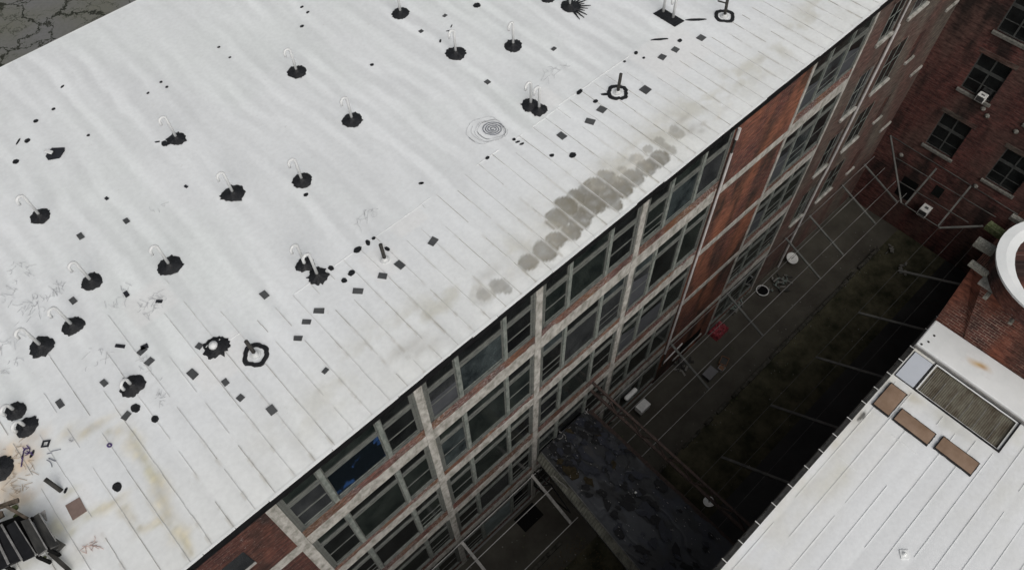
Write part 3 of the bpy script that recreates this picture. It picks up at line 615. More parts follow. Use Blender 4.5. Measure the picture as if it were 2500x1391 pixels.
# wall with real window holes: built from boxes around a grid of openings
WY = [(-4.42, -2.50), (-8.62, -6.70), (-12.9, -11.0), (-17.1, -15.2)]; WZ = [(-1.9, .5), (-6.85, -4.15), (-11.05, -8.42), (-15.9, -13.1)]
b = MB(); ys = sorted([-30, .3] + [v for w in WY for v in w])
b.box(XB, XB + .25, -30, .3, ZG, WZ[3][0])
prev = None
for i, (z0, z1) in enumerate(WZ[::-1]):
    for j in range(0, len(ys), 2): b.box(XB, XB + .25, ys[j], ys[j + 1], z0, z1)
    nz = WZ[::-1][i + 1][0] if i < 3 else 2.2
    b.box(XB, XB + .25, -30, .3, z1, nz)
b.build('brick_wall', m_brick_back, back)
for j, (y0, y1) in enumerate(WY):
    for i, (z0, z1) in enumerate(WZ):
        b = MB(); X = XB + .12; yc = (y0 + y1) / 2; zm = z0 + (z1 - z0) * .62
        b.box(X, X + .06, yc - .045, yc + .045, z0, z1)
        for a, c in ((y0, yc - .045), (yc + .045, y1)):
            b.box(X + .003, X + .06, a, c, zm - .10, zm + .10); b.box(X + .003, X + .06, a, c, z0, z0 + .06); b.box(X + .01, X + .05, a, c, z0 + .75, z0 + .79)
        for e in (y0, y1 - .06): b.box(X + .006, X + .06, e, e + .06, z0 + .06, z1)
        w = b.build('window', m_frame_d, back)
        g = MB(); g.box(X + .035, X + .045, y0, y1, z0, z1, 0); g.build('window_panes', m_gl, w)
        q = MB(); q.box(XB - .14, XB + .1, y0 - .12, y1 + .12, z0 - .2, z0); q.build('window_sill', m_stone, w, bevel=.02)
        q = MB(); q.box(XB - .02, XB + .05, y0 - .2, y1 + .2, z1, z1 + .32); q.build('lintel', m_brick_far, w)
for (px, py) in ((2410, 283), (2480, 321), (2400, 265), (2382, 454), (2200, 378)):
    p = U38(px, py); b = MB(); b.tube([(XB - .10, p.y, p.z), (XB - .06, p.y, p.z), (XB, p.y, p.z)], [.05, .15, .17], 10); b.tube([(XB - .16, p.y, p.z), (XB - .08, p.y, p.z)], .05, 8); b.build('wall_anchor', m_stone, back, smooth=True)
p = U38(2222, 447); b = MB(); b.box(XB - .02, XB + .0, p.y - .55, p.y + .55, -20.9, -19.1); b.build('doorway', m_dark, back)
p = U38(2288, 470); b = MB(); b.box(XB - .02, XB, p.y - .3, p.y + .3, -19.2, -18.3); b.build('small_window', m_gl[0], back)
# window air conditioners (rest in / on the wall: things of their own)
def ac_unit(label, y, z, w, h, d, x=XB, group='air conditioners on the far brick building'):
    t = thing('air_conditioner', label, 'air conditioner', (x - d / 2, y, z), group)
    b = MB(); b.box(x - d, x + .1, y - w / 2, y + w / 2, z, z + h); b.build('casing', m_white_box, t, bevel=.02)
    b = MB()
    for k in range(7): zz = z + h * (.12 + .11 * k); b.box(x - d - .012, x - d - .002, y - w * .40, y + w * .40, zz, zz + h * .06)
    b.box(x - d - .006, x - d - .001, y - w * .42, y + w * .42, z + h * .08, z + h * .9, 1); b.build('grille', [m_ac_grille, m_dark], t)
    b = MB(); b.box(x - d * .6, x - d * .3, y - w * .2, y + w * .2, z + h + .001, z + h + .012); b.build('top_vent', m_ac_grille, t)
ac_unit('small white air conditioner in the four pane window of the brick end wall', -3.88, -11.05, .52, .42, .35)
ac_unit('larger white air conditioner low on the end wall above the courtyard floor', -4.95, -20.8, .62, .6, .7)

# ------------------------------------------------------------------ low building on the right
low = thing('flat_roof_building', 'low building with white panelled flat roof at the lower right', 'building', (8, -16, ZG))
YR = -9.97; XT = 18.85
b = MB(); b.box(-30, 24.0, -32, YR - .30, ZG, ZW - .16); b.build('outer_wall', m_brick_left, low)
def white_roof():
    xs = np.concatenate([np.arange(-30, 0, 1.), np.arange(0, XT + .01, .1), [XT]]); ys = np.concatenate([np.arange(-32, -18, 1.), np.arange(-18, YR - .16, .06), [YR - .15]])
    xs = np.unique(np.round(xs, 3))
    X, Y = np.meshgrid(xs, ys, indexing='ij'); ph = (Y + .13) / .685; fr = ph - np.floor(ph); pid = np.floor(ph)
    Z = ZW + .008 * np.sin(np.pi * fr) + .03 * (fbm(X * .3, Y * .3, 7) - .5)
    tone = np.sin(pid * 12.9898) * 43758.5453; tone = tone - np.floor(tone)
    v = .735 + .07 * (tone - .5) * np.clip(fbm(X * .15 + 5, pid * 3.3, 9) * 1.6, 0, 1.3) + .05 * (fbm(X * .4, Y * .8, 17) - .5)
    v = v + .012; col = np.stack([v * .98, v * .998, v * 1.012], -1)
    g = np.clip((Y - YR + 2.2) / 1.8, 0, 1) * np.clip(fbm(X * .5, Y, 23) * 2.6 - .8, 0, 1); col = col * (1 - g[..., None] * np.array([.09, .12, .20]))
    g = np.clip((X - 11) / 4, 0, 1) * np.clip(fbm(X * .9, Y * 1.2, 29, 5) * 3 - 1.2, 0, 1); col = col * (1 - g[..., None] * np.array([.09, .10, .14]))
    mot = fbm(X * 3, Y * 3, 33, 5); nx = fbm(X * 1.5, Y * 1.5, 43, 4) - .5; ny = fbm(X * 1.5 + 40, Y * 1.5, 53, 4) - .5
    for (px, py, rx, ry, c, a, s) in [(2105, 1015, .30, .10, (.05, .05, .05), .95, 1), (2092, 1018, .55, .2, (.40, .38, .33), .6, 0), (2040, 1078, .4, .15, (.55, .5, .38), .6, 0), (2236, 976, .2, .35, (.42, .37, .24), .75, 0), (2225, 968, .5, .5, (.60, .57, .48), .6, 0),
            (2310, 1030, .35, .8, (.50, .50, .46), .55, 0), (2290, 1015, .3, .4, (.55, .54, .48), .5, 0), (2350, 1060, .2, .6, (.55, .54, .5), .5, 0), (2435, 1095, .12, .12, (.2, .2, .18), .7, 0), (2480, 1060, .5, .5, (.66, .64, .54), .6, 0),
            (2155, 945, .25, .15, (.35, .34, .30), .6, 0), (2045, 1165, .9, .5, (.62, .61, .52), .5, 0), (1980, 1230, 1.5, .4, (.66, .65, .60), .5, 0)]:
        p = U(px, py, 2, ZW); d = np.sqrt(((X - p.x) / rx + nx) ** 2 + ((Y - p.y) / ry + ny) ** 2)
        k = (np.clip((1 - d) * 4, 0, 1) if s else np.exp(-d ** 2 * 1.2) * np.clip(.4 + 1.2 * (mot - .3), 0, 1.1)) * a
        col = col * (1 - k[..., None]) + np.array(c) * k[..., None]
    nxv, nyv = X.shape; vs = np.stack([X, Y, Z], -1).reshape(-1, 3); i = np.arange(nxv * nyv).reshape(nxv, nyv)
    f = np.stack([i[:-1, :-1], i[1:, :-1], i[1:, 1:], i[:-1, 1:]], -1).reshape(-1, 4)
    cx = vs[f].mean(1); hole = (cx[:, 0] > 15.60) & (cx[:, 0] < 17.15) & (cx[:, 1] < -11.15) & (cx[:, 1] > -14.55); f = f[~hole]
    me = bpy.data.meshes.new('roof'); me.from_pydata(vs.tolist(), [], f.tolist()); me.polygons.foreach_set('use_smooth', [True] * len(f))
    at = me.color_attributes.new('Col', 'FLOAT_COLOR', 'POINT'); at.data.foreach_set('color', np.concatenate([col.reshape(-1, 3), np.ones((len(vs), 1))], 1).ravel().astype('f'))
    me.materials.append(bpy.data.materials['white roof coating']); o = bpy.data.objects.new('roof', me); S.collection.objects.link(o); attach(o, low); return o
wroof = white_roof()
b = MB(); b.box(-30, 15.5, -32, YR - .16, ZW - .6, ZW - .12); b.box(15.5, 17.2, -32, -14.62, ZW - .6, ZW - .12); b.box(15.5, 17.2, -11.08, YR - .16, ZW - .6, ZW - .12); b.box(17.2, 24, -32, YR - .16, ZW - .6, ZW - .12); b.build('roof_deck', m_dark, low)
b = MB(); k = -30
while k < -2:                                                         # long lap seams with darker breaks
    y = -.13 + .685 * (k); k += 1
    if y > YR - .25: break
    x = -6.
    lim = 15.3 if y > -15 else XT - .1
    while x < lim:
        l = random.uniform(.5, 2.2)
        if random.random() < .8: w = random.uniform(.003, .006); b.box(x, min(x + l, lim), y - w, y + w, ZW + .003, ZW + .022, 1 if random.random() < .3 else 0)
        x += l
for (y0, y1, x) in ((-10.6, -11.4, 11.0), (-10.9, -12.3, 6.5), (-11.5, -12.6, 13.2), (-15.6, -17.1, 15.6), (-10.2, -10.9, 4.6)): b.box(x - .008, x + .008, y1, y0, ZW + .003, ZW + .02, 0)
b.build('lap_seam', [m_membrane, m_lap], wroof)
# parapet flashing strip, cable tray along the edge with white clips
b = MB(); b.box(-6, 15.2, YR - .15, YR, ZW - .35, ZW - .02); b.box(15.2, 24, YR - .32, YR, ZW - .45, ZW - .08); b.build('edge_flashing', m_metal_dk, low)
b = MB(); b.beam((-6, YR + .035, ZW - .0), (24, YR + .035, ZW - .0), .018, .018); b.beam((-6, YR - .10, ZW + .02), (21, YR - .10, ZW + .02), .02, .02); b.build('edge_cable', m_dkpipe, low)
for i, (px, py) in enumerate([(2385, 645), (2329, 713), (2312, 735), (2281, 770), (2254, 799), (2215, 840), (2188, 872), (2160, 905), (2130, 942), (2100, 976), (2065, 1016), (2030, 1056), (1997, 1095), (1962, 1135), (1922, 1180), (1882, 1225), (1842, 1270), (1802, 1317), (1762, 1362)]):
    x = U(px, py, 2, ZW).x; b = MB(); b.beam((x, YR + .06, ZW + .03), (x, YR - .16, ZW + .035), .03, .012); b.build('cable_clip', m_white_box, low)
# skylights
def skylight(y0, y1, x0, x1, dz=.0):
    b = MB(); n = 9; fr = .04; z0 = ZW + .02; P = []
    def rag(a): return a + random.uniform(-.012, .012)
    o = [(rag(x0), rag(y0))] + [(rag(x0 + (x1 - x0) * k / n), rag(y0)) for k in range(1, n)] + [(rag(x1), rag(y0))] + [(rag(x1), rag(y0 + (y1 - y0) * k / n)) for k in range(1, n)] + [(rag(x1), rag(y1))] + [(rag(x1 - (x1 - x0) * k / n), rag(y1)) for k in range(1, n)] + [(rag(x0), rag(y1))] + [(rag(x0), rag(y1 - (y1 - y0) * k / n)) for k in range(1, n)]
    b.slab([(x, y, z0 + .06) for x, y in o], .1); w = b.build('skylight', m_black, low)
    b = MB(); g = [[(x0 + fr + (x1 - x0 - 2 * fr) * i / 8, y0 + fr + (y1 - y0 - 2 * fr) * j / 8, z0 + .075 + .03 * math.sin(math.pi * i / 8) * math.sin(math.pi * j / 8)) for j in range(9)] for i in range(9)]
    vs = [v for r in g for v in r]; b.add(vs, [(i * 9 + j, (i + 1) * 9 + j, (i + 1) * 9 + j + 1, i * 9 + j + 1) for i in range(8) for j in range(8)])
    b.build('skylight_sheet', m_skyl, w, smooth=True)
skylight(-11.02, -10.27, 13.72, 15.08); skylight(-12.66, -11.16, 13.74, 14.42); skylight(-14.38, -12.86, 13.85, 14.55)
# sunken corrugated panel + pale panel
b = MB(); x0, x1, y0, y1 = 15.55, 17.16, -14.6, -11.1; n = 90
vs = []; 
for i in range(n + 1):
    y = y0 + (y1 - y0) * i / n; z = ZW - .10 + .009 * math.cos(i * math.pi)
    vs += [(x0, y, z), (x1, y, z)]
b.add(vs, [(2 * i, 2 * i + 1, 2 * i + 3, 2 * i + 2) for i in range(n)])
m_corr = mat('mossy corrugated sheet', (.075, .06, .043), .8, .2, col2=(.17, .16, .125), vscale=1.8, vstretch=(.7, 1.6, 1))
cs = b.build('corrugated_panel', m_corr, low)
b = MB()
for k in range(6): y = y0 + .55 + k * .55 + random.uniform(-.1, .1); b.box(x0 + .15, x1 - random.uniform(.1, .7), y - .008, y + .008, ZW - .077, ZW - .068)
b.build('panel_ridge', m_metal_lt, cs)
b = MB()
for q in ((x0 - .07, x1 + .04, y0 - .06, y0), (x0 - .07, x1 + .04, y1, y1 + .05), (x0 - .07, x0, y0, y1)): b.box(*q, ZW - .3, ZW + .04)
b.box(x1 + .01, x1 + .05, y0, y1, ZW - .3, ZW + .04); b.build('panel_frame', m_black, low)
b = MB(); b.box(15.52, 17.0, -11.0, -10.22, ZW + .02, ZW + .06); b.build('pale_panel', m_blue, low)
b = MB(); b.box(15.49, 17.04, -11.035, -10.18, ZW - .02, ZW + .035); b.build('panel_frame', m_black, low)
# raised white strip before the tower
b = MB(); b.slab([(17.24, -18, ZW + .26), (18.92, -18, ZW + .26), (18.8, YR - .02, ZW + .26), (17.24, YR - .05, ZW + .26)], .42)
rs = b.build('raised_strip', m_membrane, low, bevel=.05)
b = MB(); b.box(17.18, 17.24, -18, YR - .05, ZW - .1, ZW + .14); b.build('strip_flashing', m_metal_lt, low)
m_ruststain = mat('rust stain', (.45, .24, .07), .7, .2, col2=(.62, .50, .30), vscale=5)
pp = U(2390, 890, 2, ZW + .262); b = MB(); pts = []
def soft_stain():
    me = bpy.data.meshes.new('rust_stain'); n = 26; vs = []; cs_ = []
    for i in range(n + 1):
        for j in range(n + 1):
            x = (i / n - .5) * 2; y = (j / n - .5) * 2; d = math.hypot(x * 1.4 + .3 * math.sin(3 * y), y); k = max(0, 1 - d) ** 1.3 * .95; k2 = max(0, 1 - 2.6 * math.hypot(x - .05, y + .25) ) * .6
            vs.append((pp.x + x * .34, pp.y + y * .62, ZW + .2645)); c = [a * (1 - k) + q * k for a, q in zip((.74, .745, .74), (.56, .36, .12))]; c = [a * (1 - k2) + q * k2 for a, q in zip(c, (.38, .17, .03))]; cs_ += [*c, 1]
    me.from_pydata(vs, [], [(i * (n + 1) + j, (i + 1) * (n + 1) + j, (i + 1) * (n + 1) + j + 1, i * (n + 1) + j + 1) for i in range(n) for j in range(n)])
    at = me.color_attributes.new('Col', 'FLOAT_COLOR', 'POINT'); at.data.foreach_set('color', cs_); me.materials.append(bpy.data.materials['white roof coating'])
    o = bpy.data.objects.new('rust_stain', me); S.collection.objects.link(o); attach(o, rs)
soft_stain()
for (px, py) in ((2281, 819), (2250, 840), (2267, 834)):
    p = U(px, py, 2, ZW + .27); b = MB(); b.slab([(p.x + .05 * math.cos(t), p.y + .05 * math.sin(t), ZW + .275) for t in [k * math.pi / 4 for k in range(8)]], .03); b.build('bolt_head', m_dkpipe, low)
p = U(2207, 1352, 2, ZW + .03); b = MB()
b.slab([(p.x - .22, p.y - .02, ZW + .05), (p.x - .02, p.y - .22, ZW + .05), (p.x + .24, p.y - .02, ZW + .05), (p.x + .02, p.y + .2, ZW + .05)], .04)
b.tube([(p.x, p.y, ZW + .04), (p.x, p.y, ZW + .16)], [.10, .03], 10); b.build('roof_vent_cap', m_membrane, low, bevel=.02)
# low wing beyond the tower
b = MB(); b.box(24.0, XB - .02, -32, YR - .05, ZG, -17.2); b.build('rear_wing', m_brick_back, low)
b = MB(); b.box(24.0, XB - .02, -32, YR, -17.2, -17.0); b.build('rear_wing_roof', m_cdark, low)

# ------------------------------------------------------------------ brick tower with round white rim
tw = thing('brick_tower', 'brick tower with round white rimmed top and projecting timber beams', 'tower', (20.8, -12.4, ZW))
def uvmesh(name, quads, m, parent):
    me = bpy.data.meshes.new(name); vs = []; fs = []; uv = []
    for q in quads:
        n = len(vs); q = [Vector(v) for v in q]; vs += q; fs.append(tuple(range(n, n + len(q)))); a = (q[1] - q[0]).normalized(); nn = (q[1] - q[0]).cross(q[2] - q[0]).normalized(); c = nn.cross(a)
        uv += [((v - q[0]).dot(a), (v - q[0]).dot(c)) for v in q]
    me.from_pydata(vs, [], fs); l = me.uv_layers.new(name='UVMap')
    for i, u in enumerate(uv): l.data[i].uv = u
    me.materials.append(m); o = bpy.data.objects.new(name, me); S.collection.objects.link(o); attach(o, parent); return o
A0 = Vector((18.86, YR - .03, ZW)); F0 = U(2348, 836, 2, ZW + .0); F0.x = 18.86; F1 = U(2409, 660, 2, -3.0); A1 = U(2378, 645, 2, -3.6)
B0 = Vector((18.86, -16.5, ZW)); B1 = Vector((F1.x, -16.5, -3.0))
quads = [(B0, F0, F1, B1), (F0, A0, A1, F1), (A0, Vector((24, YR - .03, ZW)), Vector((24, A1.y, A1.z)), A1), (A1, Vector((24, A1.y, A1.z)), Vector((24, F1.y, F1.z)), F1), (F1, Vector((24, F1.y, F1.z)), Vector((24, -16.5, -3.0)), B1),
         (B0, B1, Vector((24, -16.5, -3)), Vector((24, -16.5, ZW))), (Vector((24, YR - .03, ZW)), Vector((24, -16.5, ZW)), Vector((24, -16.5, -3)), Vector((24, YR - .03, -3.4)))]
uvmesh('brick_wall', quads, m_brick_tower, tw)
n = 48; oc = (20.75, -12.32); ic = (20.80, -12.62); b = MB()
def circ(c, r, z, k, rag=0): t = 2 * math.pi * k / n; return (c[0] + (r + random.uniform(-rag, rag)) * math.cos(t), c[1] + (r + random.uniform(-rag, rag)) * math.sin(t), z)
R0 = [circ(oc, 2.53, -2.12, k) for k in range(n)]; R1 = [circ(oc, 2.55, -2.0, k) for k in range(n)]; R2 = [circ((20.77, -12.45), 2.34, -1.97, k) for k in range(n)]; R3 = [circ(ic, 2.18, -2.03, k, .015) for k in range(n)]; R4 = [circ(ic, 2.14, -2.3, k) for k in range(n)]
vs = R0 + R1 + R2 + R3 + R4; b.add(vs, [(r * n + k, r * n + (k + 1) % n, (r + 1) * n + (k + 1) % n, (r + 1) * n + k) for r in range(4) for k in range(n)])
b.build('round_rim', m_membrane, tw)
b = MB(); b.tube([(20.75, -12.32, -3.0), (20.75, -12.32, -2.08)], 2.40, 40); b.build('drum', m_brick_left, tw)
b = MB(); b.box(18.9, 24, -16.4, F1.y - .05, -3.05, -2.98); b.build('tower_top', m_stone, tw)
b = MB()
for k in range(13):
    y = -10.7 - k * .33; w = random.uniform(.22, .3); dz = random.uniform(0, .08); hx = math.sqrt(max(.1, 2.0 ** 2 - (y + 12.62) ** 2)); b.box(20.8 - hx + random.uniform(0, .3), 20.8 + hx - random.uniform(0, .4), y - w / 2, y + w / 2, -2.38 + dz, -2.3 + dz)
b.box(19.3, 19.9, -12.9, -12.6, -2.25, -2.1); b.box(19.9, 20.2, -12.3, -11.2, -2.25, -2.12)
b.build('timber_deck', m_wood, tw)
for (p1, p2, w, z, mm) in (((2368, 640), (2412, 672), .24, -2.95, m_wood), ((2382, 588), (2438, 622), .36, -2.85, m_wood), ((2410, 548), (2462, 585), .34, -2.85, m_moss), ((2468, 527), (2512, 556), .24, -2.85, m_wood),
                       ((2404, 728), (2434, 694), .16, -3.3, m_wood), ((2465, 790), (2482, 765), .14, -3.5, m_wood)):
    a = U(*p1, 2, z); c = U(*p2, 2, z); b = MB(); b.beam(a, c, w, w * .8); d = (c - a)
    b.beam(a + Vector((0, 0, w * .42)), c + Vector((0, 0, w * .42)), w * .45, .03); b.build('timber_beam', mm, tw, bevel=.02)
a = U(2398, 651, 2, -3.4); c = U(2421, 624, 2, -3.4); b = MB(); b.beam(a, c, .12, .05); b.build('white_trim', m_membrane, tw)

# ------------------------------------------------------------------ footbridge with torn black roof, truss
br = thing('covered_footbridge', 'covered footbridge with torn black roof crossing the courtyard between buildings', 'footbridge', (7.6, -5, -20))
ZC = -16.8; ca = U(1316, 1098, 2, ZC); cb = U(1444, 968, 2, ZC); cc = U(1562, 1391, 2, ZC); dx = (cc.x - ca.x) / (cc.y - ca.y)
XL0 = ca.x; XL1 = ca.x + dx * (-9.95 - ca.y)
def tarp():
    nx_, ny_ = 90, 200; xs = np.linspace(0, 1, nx_); ys = np.linspace(0, 1, ny_); A, B = np.meshgrid(xs, ys, indexing='ij')
    Y = .0 - B * 9.95; L = XL0 + dx * Y; Rr = 9.35 + .0 * Y + .12 * (fbm(A * 0 + 3, Y * 1.3, 5) - .5) * 2; X = L + A * (Rr - L)
    f1 = fbm(X * .9, Y * .5, 131, 5); f2 = fbm(X * 2.2 + 9, Y * 1.2, 141, 5); wr = np.abs(fbm(X * .7 + 3, Y * .45, 151, 4) - .5)
    st = np.clip((f1 - .5) * 14, -1, 1)
    Z = ZC + .012 * st + .02 * (f2 - .5) - .12 * np.clip(.05 - wr, 0, 1) * 10 * .5 + .25 * np.sin(np.pi * A) * .2
    gx = np.stack([.010 + .012 * np.clip((f1 - .42) * 5, 0, 1)] * 3, -1) * np.array([.92, 1.0, 1.12]); blu = np.clip((f2 - .5) * 6, 0, 1)[..., None]; gx = gx * (1 - blu * .4) + np.array([.010, .013, .024]) * blu * .8
    edge = (wr < .012)[..., None]; gx = np.where(edge, gx * .35, gx)
    gr = (np.clip((f1 - .57) * 30, 0, 1) * np.clip(1.9 - B * 1.6, 0, 1))[..., None]; gx = gx * (1 - gr) + np.array([.034, .037, .043]) * gr
    bn = (np.clip((f2 - .60) * 12, 0, 1) * np.clip(1 - B * 2.5, 0, 1))[..., None]; gx = gx * (1 - bn * .6) + np.array([.04, .033, .018]) * bn * .6
    vs = np.stack([X, Y, Z], -1).reshape(-1, 3); i = np.arange(nx_ * ny_).reshape(nx_, ny_); f = np.stack([i[:-1, :-1], i[1:, :-1], i[1:, 1:], i[:-1, 1:]], -1).reshape(-1, 4)
    me = bpy.data.meshes.new('roof_felt'); me.from_pydata(vs.tolist(), [], f.tolist()); me.polygons.foreach_set('use_smooth', [True] * len(f))
    at = me.color_attributes.new('Col', 'FLOAT_COLOR', 'POINT'); at.data.foreach_set('color', np.concatenate([gx.reshape(-1, 3), np.ones((len(vs), 1))], 1).ravel().astype('f'))
    m = bpy.data.materials.new('torn roofing felt'); m.use_nodes = True; t = m.node_tree; bb = t.nodes['Principled BSDF']; bb.inputs['Roughness'].default_value = .55; a = N(t, 'ShaderNodeVertexColor'); a.layer_name = 'Col'; t.links.new(a.outputs[0], bb.inputs['Base Color'])
    me.materials.append(m); o = bpy.data.objects.new('roof_felt', me); S.collection.objects.link(o); attach(o, br)
tarp()
m_felt = [mat('black felt flap', (.005, .005, .006), .6, .3, var=.4, vscale=6), mat('bluish felt flap', (.012, .014, .022), .5, .4, var=.3, vscale=4), mat('worn grey felt flap', (.028, .030, .035), .6, .3, var=.3, vscale=5), mat('brown rotten felt', (.03, .024, .014), .9, .1, var=.4, vscale=6)]
b = MB(); rq = random.Random(11)
for k in range(120):
    a_ = rq.random(); bb_ = rq.random() ** 1.2; Y_ = -.1 - bb_ * 9.6; L_ = XL0 + dx * Y_; X_ = L_ + .25 + a_ * (9.1 - L_); rr_ = rq.uniform(.08, .38); el_ = rq.uniform(.8, 1.9); ro = rq.uniform(-.5, .5); nn = rq.randint(8, 14); z_ = ZC + .07 + .05 * math.sin(math.pi * a_) + k * .0006
    pts_ = []
    for q in range(nn):
        t_ = 2 * math.pi * q / nn; w_ = rr_ * rq.uniform(.45, 1.25); x_ = w_ * math.cos(t_) * .8; y_ = w_ * math.sin(t_) * el_
        pts_.append((min(9.3, max(L_ + .02, X_ + x_ * math.cos(ro) - y_ * math.sin(ro))), min(-.03, Y_ + x_ * math.sin(ro) + y_ * math.cos(ro)), z_ + rq.uniform(-.008, .012)))
    b.slab(pts_, .02, rq.choice([0, 0, 0, 0, 1, 1, 2, 3] if bb_ < .45 else [0, 0, 0, 1, 1, 1]))
for k in range(150):
    bb_ = rq.random() ** 1.5; Y_ = -.1 - bb_ * 9.6; L_ = XL0 + dx * Y_; X_ = L_ + .1 + rq.random() * (9.1 - L_); s_ = rq.uniform(.01, .03); b.box(X_, X_ + s_, Y_ - s_ * rq.uniform(1, 4), Y_, ZC + .15, ZC + .17, 4)
b.build('torn_felt', m_felt + [m_metal_lt], br)
b = MB(); b.add([(XL0 + .1, 0, ZC - .25), (9.3, 0, ZC - .25), (9.3, -9.95, ZC - .25), (XL1 + .1, -9.95, ZC - .25), (XL0 + .1, 0, -19.4), (9.3, 0, -19.4), (9.3, -9.95, -19.4), (XL1 + .1, -9.95, -19.4)],
              [(0, 1, 2, 3), (4, 7, 6, 5), (0, 4, 5, 1), (1, 5, 6, 2), (2, 6, 7, 3), (3, 7, 4, 0)]); b.build('bridge_body', m_metal_dk, br)
# corrugated parapet strip on the left side, leaning outwards
b = MB(); n = 110; vs = []
for i in range(n + 1):
    y = -.05 - 9.85 * i / n; xl = XL0 + dx * y; o_ = .03 * (i % 2); vs += [(xl - .05 - o_, y, ZC + .10), (xl - .32 - o_, y, ZC - .42)]
b.add(vs, [(2 * i, 2 * i + 1, 2 * i + 3, 2 * i + 2) for i in range(n)])
m_corr2 = mat('grey corrugated parapet', (.09, .09, .075), .6, .3, col2=(.2, .2, .165), vscale=2); b.build('corrugated_parapet', m_corr2, br)
b = MB(); b.beam((XL0 - .03, -.1, ZC + .13), (XL1 - .03, -9.9, ZC + .13), .05); b.beam((XL0 - .33, -.1, ZC - .44), (XL1 - .33, -9.9, ZC - .44), .04); b.build('parapet_rail', m_bar, br)
for (px, py, l) in ((1350, 1160, .9), (1369, 1176, .5)):
    p = U(px, py, 2, ZC + .18); b = MB(); b.beam(p, p + Vector((.02, -l, 0)), .05, .03); b.build('loose_batten', m_stone, br)
b = MB(); b.box(9.30, 9.42, -9.9, -.05, -19.3, ZC - .12); b.box(9.42, 9.75, -9.9, -.05, ZC - .9, ZC - .55); b.build('side_wall', m_rust, br)
for (px, py) in ((1380, 1070), (1385, 1085), (1430, 1010)):
    p = U(px, py, 2, ZC + .1); b = MB(); b.beam(p, p + Vector((.3, .12, .03)), .03); b.beam(p + Vector((.1, -.12, 0)), p + Vector((.12, .25, .02)), .03); b.build('loose_batten', m_metal_lt, br)
p = U(1552, 1202, 2, ZC + .12); b = MB(); b.tube([p, p + Vector((0, 0, .05))], .06, 8); b.build('white_cap', m_white_box, br)
p = U(1365, 1062, 2, ZC + .1); b = MB(); b.tube([(p.x + .2 * math.cos(t), p.y + .2 * math.sin(t), p.z) for t in [k * .5 for k in range(12)]], .025, 5); b.build('hose_loop', m_metal_lt, br)
# steel truss alongside
tr = thing('steel_truss', 'rusty steel lattice truss running alongside the covered footbridge', 'truss', (9.9, -5, -15))
xt = 9.5; zt, zb_ = -13.65, -14.6
b = MB(); b.beam((xt, .0, zt), (xt, -9.9, zt), .12, .10); b.build('top_chord', m_rust, tr)
b = MB(); b.beam((xt, .0, zb_), (xt, -9.9, zb_), .14, .12); b.build('bottom_chord', m_rust, tr)
for k in range(12):
    y0 = -.2 - k * .81; b = MB(); b.beam((xt, y0, zt if k % 2 else zb_), (xt, y0 - .81, zb_ if k % 2 else zt), .06); b.build('diagonal', m_rust, tr)

for (px, py, s_) in ((1729, 1226, .26), (1552, 1390, .1)):
    pass
# satellite dish like white disc near bridge
def dish(label, px, py, z, r, tilt, dark=True, y=None):
    p = U(px, py, 2, z); t = thing('white_dish', label, 'dish', (p.x, p.y, z)); b = MB(); n = 20; rings = 5; vs = [(p.x, p.y, z + .02)]
    q = Matrix.Rotation(tilt, 3, 'X')
    for i in range(1, rings + 1):
        for k in range(n): a = 2 * math.pi * k / n; rr = r * i / rings; v = q @ Vector((rr * math.cos(a), rr * math.sin(a), .35 * rr * rr / r)); vs.append((p.x + v.x, p.y + v.y, z + .02 + v.z + r * .4))
    vs[0] = (p.x, p.y, z + .02 + r * .4)
    fs = [(0, 1 + k, 1 + (k + 1) % n) for k in range(n)] + [(1 + (i - 1) * n + k, 1 + i * n + k, 1 + i * n + (k + 1) % n, 1 + (i - 1) * n + (k + 1) % n) for i in range(1, rings) for k in range(n)]
    b.add(vs, fs); o = b.build('bowl', m_white_box, t, smooth=True); so = o.modifiers.new('solid', 'SOLIDIFY'); so.thickness = .02
    b = MB(); c = Vector((p.x, p.y, z + r * .4)); b.tube([c, c + q @ Vector((0, 0, r * .9))], .025, 6); b.tube([c, (p.x, p.y, z)], .05, 6)
    b.beam(c + q @ Vector((r * .95, 0, .36 * r)), c + q @ Vector((0, 0, r * .9)), .02); b.build('feed_arm', m_dkpipe, t)
dish('round white dish split by its dark arm, beside the footbridge near the white roof', 1730, 1228, -17.4, .30, -.3)
dish('white dish lying among scrap on the courtyard paving by the far mill wall', 1930, 636, ZG, .45, .25)

# ------------------------------------------------------------------ awning frames (rafters + wires)
def frame(label, rafters, wires, mw, mr, wr=.028, rw=.13):
    c = Vector(rafters[0][0]); t = thing('awning_frame', label, 'frame', (c.x, c.y, c.z), 'bare awning frames around the courtyard')
    for (a, c_) in rafters: b = MB(); b.beam(a, c_, rw, .08); b.build('rafter', mr, t)
    for (a, c_) in wires:
        b = MB(); b.beam(a, c_, wr, wr); a = Vector(a); c_ = Vector(c_)
        b.build('wire', mw, t)
    return t
